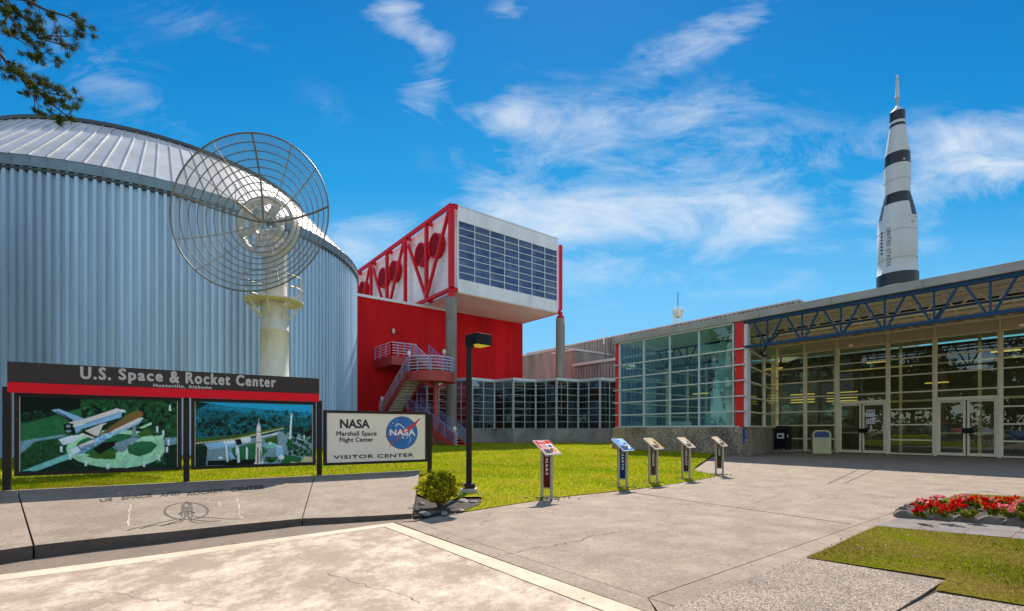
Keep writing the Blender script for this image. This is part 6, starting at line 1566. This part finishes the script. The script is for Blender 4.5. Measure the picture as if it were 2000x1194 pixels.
# ================================================================== FLOWER BED
fb0, fb1 = G(1747, 1011), G(2000, 1029); fdv = (fb1 - fb0).normalized(); fnn = Vector((-fdv.y, fdv.x))
bed = [fb0 + fnn * .08, fb0 + fdv * 3.6 + fnn * .08, fb0 + fdv * 3.6 + fnn * 1.2, fb0 + fdv * .55 + fnn * 1.25, fb0 + fdv * .1 + fnn * .5]
mb = MB(); mb.poly([V3(p, -.02) for p in bed], MT['mulch'], (0, 0, .07)); tag(mb.build('flower_bed_soil'), kind='structure')
tot = (fb1 - fb0).length; wst = [.155, .165, .175, .19, .195, .2, .21]; acc_ = 0
ELAB = ['scalloped edging stone at the left corner of the flower bed', 'second scalloped edging stone from the left corner of the flower bed', 'third scalloped edging stone, below the first yellow green plant gap', 'middle scalloped edging stone in front of the yellow green plant', 'fifth scalloped edging stone with grass tuft at its foot', 'scalloped edging stone cut by the right photo edge', 'scalloped edging stone beyond the right photo edge']
sc_ = tot / (1787 - 760) * 1.0
xs = [760, 915, 1080, 1255, 1445, 1640, 1850, 2070]
for k in range(7):
    a, b = (xs[k] - 760) * sc_ + .004, (xs[k + 1] - 760) * sc_ - .004
    o2 = fb0 + fdv * a; L = b - a
    pts = [(0, 0), (L, 0), (L, .06)] + [(L * (1 - t), .06 + .055 * math.sin(math.pi * t) ** .8) for t in np.linspace(.06, .94, 10)] + [(0, .06)]
    mb = MB(); mb.poly([V3(o2 + fdv * x, z - .01) for x, z in pts], MT['stone'], V3(fnn * .05, 0)); tag(mb.build('edging_stone', base=V3(o2, 0), bevel=.006), ELAB[k], 'edging stone', 'scalloped edging stones of the flower bed')
for k in range(3):
    g = G([1760, 1772, 1788][k], [1002, 996, 990][k]); rock('edging_rock', (g.x, g.y, .05), (.07, .05, .05), 60 + k, MT['stone'], ['dark rock at the near left corner of the flower bed', 'middle dark rock along the left side of the flower bed', 'dark rock at the far left side of the flower bed'][k], 'rock', 'rocks along the left side of the flower bed')
def flower(c, s, pm, seed, lab, n=150, np_=130, hgt=.2):
    o = thing('flowering_plant', c, lab, 'flower', 'flowers in the bed'); q = np.random.RandomState(seed); c = np.array(c)
    cs = [c + np.array([q.uniform(-s, s) * .7, q.uniform(-s, s) * .7, q.uniform(.05, hgt * .6)]) for i in range(6)]
    leaf_cloud('foliage', cs, [s * .5] * 6, n, .035, MT['flower_leaf'], o, seed=seed)
    if np_:
        cs = [c + np.array([q.uniform(-s, s), q.uniform(-s, s), q.uniform(hgt * .55, hgt)]) for i in range(16)]
        leaf_cloud('blossom', cs, [s * .24] * 16, np_, .026, pm, o, seed=seed + 1, elong=1.1)
    return o
FL = [((1793, 1001), .07, 'r', 'small red flower at the left end of the bed'), ((1800, 985), .08, 'p', 'pink flower at the far left of the bed'), ((1822, 992), .09, 'r', 'red flower second along the front left of the bed'), ((1835, 980), .09, 'p', 'pale pink flower in the back row near the left'), ((1843, 1001), .10, 'r', 'low red and pink flower at the front behind the third edging stone'), ((1868, 990), .11, 'r', 'dense red flower left of the yellow green plant'), ((1878, 977), .10, 'p', 'pink flower at the back left of the yellow green plant'), ((1897, 1002), .085, 'g', 'yellow green plant without blossom at the front of the bed'), ((1905, 982), .11, 'r', 'red flower behind the yellow green plant'), ((1932, 978), .09, 'p', 'white pink flower with green leaves in the back row'), ((1940, 997), .11, 'r', 'red flower right of the yellow green plant'), ((1972, 1003), .11, 'p', 'deep pink flower at the front near the right photo edge'), ((1968, 982), .10, 'r', 'red flower in the back row near the right photo edge'), ((1995, 990), .1, 'p', 'pink and white flower at the right photo edge'), ((2000, 1008), .08, 'g', 'yellow green plant at the right photo edge'), ((2030, 1000), .11, 'r', 'red flower just beyond the right photo edge')]
for i, (pp, s, kind, lab) in enumerate(FL):
    g = G(pp[0], pp[1] + 14, .05)
    flower((g.x, g.y, .05), s * .9, MT['petal_red'] if kind == 'r' else MT['petal_pink'], 100 + i * 3, lab, 260 if kind == 'g' else 150, 0 if kind == 'g' else 240, .19)

# ================================================================== PINE TREE (trunk left of the frame)
pt = thing('pine_tree', (-10.6, 6.2, 0), 'pine tree whose drooping needle branches hang into the upper left corner', 'tree')
mb = MB(); mb.tube([(-10.6, 6.2, -.2), (-10.5, 6.25, 3), (-10.55, 6.2, 7), (-10.4, 6.3, 11)], [.34, .28, .22, .12], MT['bark'], 14); mb.build('trunk', pt)
PYD = 7.0
def A3(px, py, Y=PYD): return Vector(((px - CX) / F * Y, Y, H + (HZ - py) / F * Y))
TW = []
def limb(pts, r0, seed, Y=PYD, twigs=10, parent=pt):
    P = [A3(x, y, Y + dy) for x, y, dy in pts]; mb = MB()
    mb.tube(P, [r0 * (1 - .85 * i / (len(P) - 1)) for i in range(len(P))], MT['bark'], 7)
    return P, mb
limbs = [
    ([(-420, -60, -.6), (-120, -25, -.3), (0, 0, 0), (40, 30, 0), (80, 55, .1)], .045, 0),
    ([(30, 15, 0), (60, 50, .05), (75, 75, .1), (110, 85, .2), (140, 92, .2)], .02, 1),
    ([(-10, -10, .0), (50, 0, .1), (90, 20, .1), (130, 32, .2), (160, 50, .2), (180, 55, .2)], .025, 2),
    ([(5, 0, 0), (20, 35, -.1), (45, 65, -.1), (70, 95, 0), (90, 115, 0), (112, 128, 0)], .018, 3),
    ([(20, 20, .1), (8, 45, .1), (22, 70, .1), (48, 85, .1), (60, 105, .1), (70, 112, .1)], .013, 4),
    ([(-300, 20, -.5), (-80, 75, -.2), (0, 105, 0), (25, 138, 0), (60, 165, .1), (90, 195, .1), (125, 222, .1), (140, 232, .1)], .035, 5),
    ([(60, 165, .1), (90, 180, .1), (125, 188, .1), (155, 194, .1)], .012, 6),
    ([(40, 150, .0), (60, 180, -.1), (75, 205, -.1), (100, 220, -.1), (118, 228, -.1)], .012, 7),
    ([(0, 105, 0), (-5, 130, 0), (10, 150, 0)], .012, 8),
    ([(75, 75, .1), (100, 70, .1), (130, 72, .1), (150, 62, .15)], .012, 9),
    ([(30, 140, 0), (50, 150, 0), (85, 158, 0), (100, 168, 0)], .01, 10),
]
needv = []; conec = []; q = np.random.RandomState(12)
def tuft(c, d, n=46, L=.075):
    for i in range(n):
        v = np.array(d) * q.uniform(.2, 1.2) + q.normal(size=3) * .75; v /= np.linalg.norm(v); l = L * q.uniform(.6, 1.25)
        s = np.cross(v, q.normal(size=3)); s /= np.linalg.norm(s); s *= .0045
        c0 = np.array(c) + q.normal(size=3) * .018
        needv.extend([c0 - s, c0 + s, c0 + v * l])
for (pts, r0, sd0) in limbs:
    P, mb_ = limb(pts, r0, sd0)
    mbs = mb_
    for i in range(len(P) - 1):
        if pts[i + 1][0] < -30: continue
        seg = P[i + 1] - P[i]; n = max(2, int(seg.length / .05))
        for k in range(n):
            c = P[i] + seg * (k + q.rand()) / n
            if q.rand() < .1: continue
            d = seg.normalized() * .6 + Vector(q.normal(size=3)) * .7; d.normalize(); L = q.uniform(.05, .17)
            e = c + d * L; mbs.tube([c, c + d * L * .5 + Vector((0, 0, .01)), e], [.006, .005, .003], MT['bark'], 5)
            tuft(e, d, 60)
            if q.rand() < .16: conec.append(e + Vector(q.normal(size=3)) * .03)
    tuft(P[-1], (P[-1] - P[-2]).normalized(), 60)
    mb_.build('branch', pt)
nv = np.array(needv) - np.array(ROOT(pt)); o = bpy.data.objects.new('needles', raw_mesh('needles', nv, 3, MT['needles'])); COL.objects.link(o); o.parent = pt
for c in conec:
    mb = MB(); d = Vector(q.normal(size=3)) + Vector((0, 0, -.8)); d.normalize(); mb.tube([c, c + d * .02, c + d * .045, c + d * .07], [.006, .021, .019, .004], MT['cone'], 8); mb.build('cone', pt)

# ================================================================== TREES AND CARS reflected in the glass (left of the frame)
def make_tree(loc, hgt, seed, lab):
    o = thing('leafy_tree', loc, lab, 'tree', 'trees beside the car park'); b = np.array(loc); q = np.random.RandomState(seed)
    mb = MB(); mb.tube([b + (0, 0, -.2), b + (.1, 0, hgt * .3), b + (0, .1, hgt * .7)], [.3, .22, .08], MT['bark'], 8)
    for k in range(6):
        a = q.uniform(0, 6.28); mb.tube([b + (0, 0, hgt * (.3 + .05 * k)), b + (math.cos(a) * hgt * .15, math.sin(a) * hgt * .15, hgt * (.42 + .06 * k)), b + (math.cos(a) * hgt * .26, math.sin(a) * hgt * .26, hgt * (.5 + .06 * k))], [.1, .06, .02], MT['bark'], 6)
    mb.build('trunk', o)
    cs = [b + np.array([q.normal() * hgt * .17, q.normal() * hgt * .17, hgt * q.uniform(.38, .98)]) for i in range(26)]
    leaf_cloud('crown', cs, [hgt * q.uniform(.08, .15) for i in range(26)], 3600, hgt * .035, MT['tree_leaf'], o, seed=seed)
    return o
tsp = [(-34, 1, 0), (-40, -8, 0), (-33, -14, 0), (-44, 8, 0), (-27, -20, 0), (-52, -2, 0), (-20, -27, 0), (-48, -20, 0), (-10, -32, 0), (-21, 12, 0), (-27, 13, 0), (-19, 5, 0), (-33, 20, 0)]  # trees nearest the drum added to cut sky light on its left
t0 = make_tree(tsp[0], 11, 31, 'leafy tree beyond the left edge, seen only mirrored in the hall glass')
for i, p in enumerate(tsp[1:]):
    c = copy_tree(t0); c.location = p; c.rotation_euler = (0, 0, i * 1.3); s = [1.1, .85, 1.2, .9, 1.15, 1.0, 1.2, .95, 1.15, 1.25, .9, 1.3][i]; c.scale = (s, s, s)
PAINT = [mat('white_car_paint', (.75, .75, .75), .25, 0, .02, coat=1), mat('red_car_paint', (.4, .02, .02), .25, 0, .02, coat=1), mat('silver_car_paint', (.5, .52, .55), .25, .6, .02, coat=1), mat('blue_car_paint', (.03, .08, .25), .25, 0, .02, coat=1)]
CGL = glass('car_glass', (.1, .12, .12), .2, 0, 0)
def car(loc, rz_, pm, lab):
    o = thing('parked_car', (0, 0, 0), lab, 'car', 'cars parked left of the frame')
    prof = [(-2.2, .35), (2.15, .35), (2.22, .55), (2.15, .8), (1.2, .95), (.5, 1.42), (-.9, 1.45), (-1.7, 1.0), (-2.2, .9)]
    mb = MB(); mb.poly([(x, -.85, z) for x, z in prof], pm, (0, 1.7, 0)); mb.build('body', o, bevel=.06)
    mb = MB()
    for y in (-.856, .852): mb.poly([(x, y, z) for x, z in [(1.0, .98), (.42, 1.36), (-.8, 1.38), (-1.45, 1.0)]], CGL, (0, .004, 0))
    mb.build('side_window', o)
    for x in (-1.35, 1.4):
        for y in (-.87, .67):
            mb = MB(); N = 18; pts = [(x + .32 * math.cos(t), y, .32 + .32 * math.sin(t)) for t in np.linspace(0, 6.283, N, False)]; mb.poly(pts, MT['black'], (0, .2, 0)); wh = mb.build('wheel', o)
            mb = MB(); pts = [(x + .19 * math.cos(t), y - .005, .32 + .19 * math.sin(t)) for t in np.linspace(0, 6.283, N, False)]; mb.poly(pts, MT['alu'], (0, .21, 0)); mb.build('rim', wh)
    o.location = loc; o.rotation_euler = (0, 0, rz_); return o
for i, (x, y) in enumerate([(-22, 1.5), (-22.5, -1.5), (-23, -4.5), (-23.5, -7.5), (-20, -11)]):
    car((x, y, -.02), R(10), PAINT[i % 4], ['white', 'red', 'silver', 'blue', 'second white'][i] + ' car parked beyond the left edge, mirrored in the doors')

hg = thing('hedge', (-60, -5, 0), 'long dark hedge beyond the car park, added to darken the reflections in the doors', 'hedge')  # added to hide the bright horizon from the door glass
leaf_cloud('foliage', [(-60 + 2 * math.sin(k), -60 + k * 3.0, 2.0) for k in range(34)] + [(-58 + k * 3.0, -62, 2.0) for k in range(30)], [2.6] * 64, 9000, .55, MT['tree_leaf'], hg, seed=77)
mb = MB()
for k in range(34): mb.tube([(-60, -60 + k * 3.0, -.1), (-60, -60 + k * 3.0, 1.5)], .08, MT['bark'], 5)
mb.build('stem', hg)
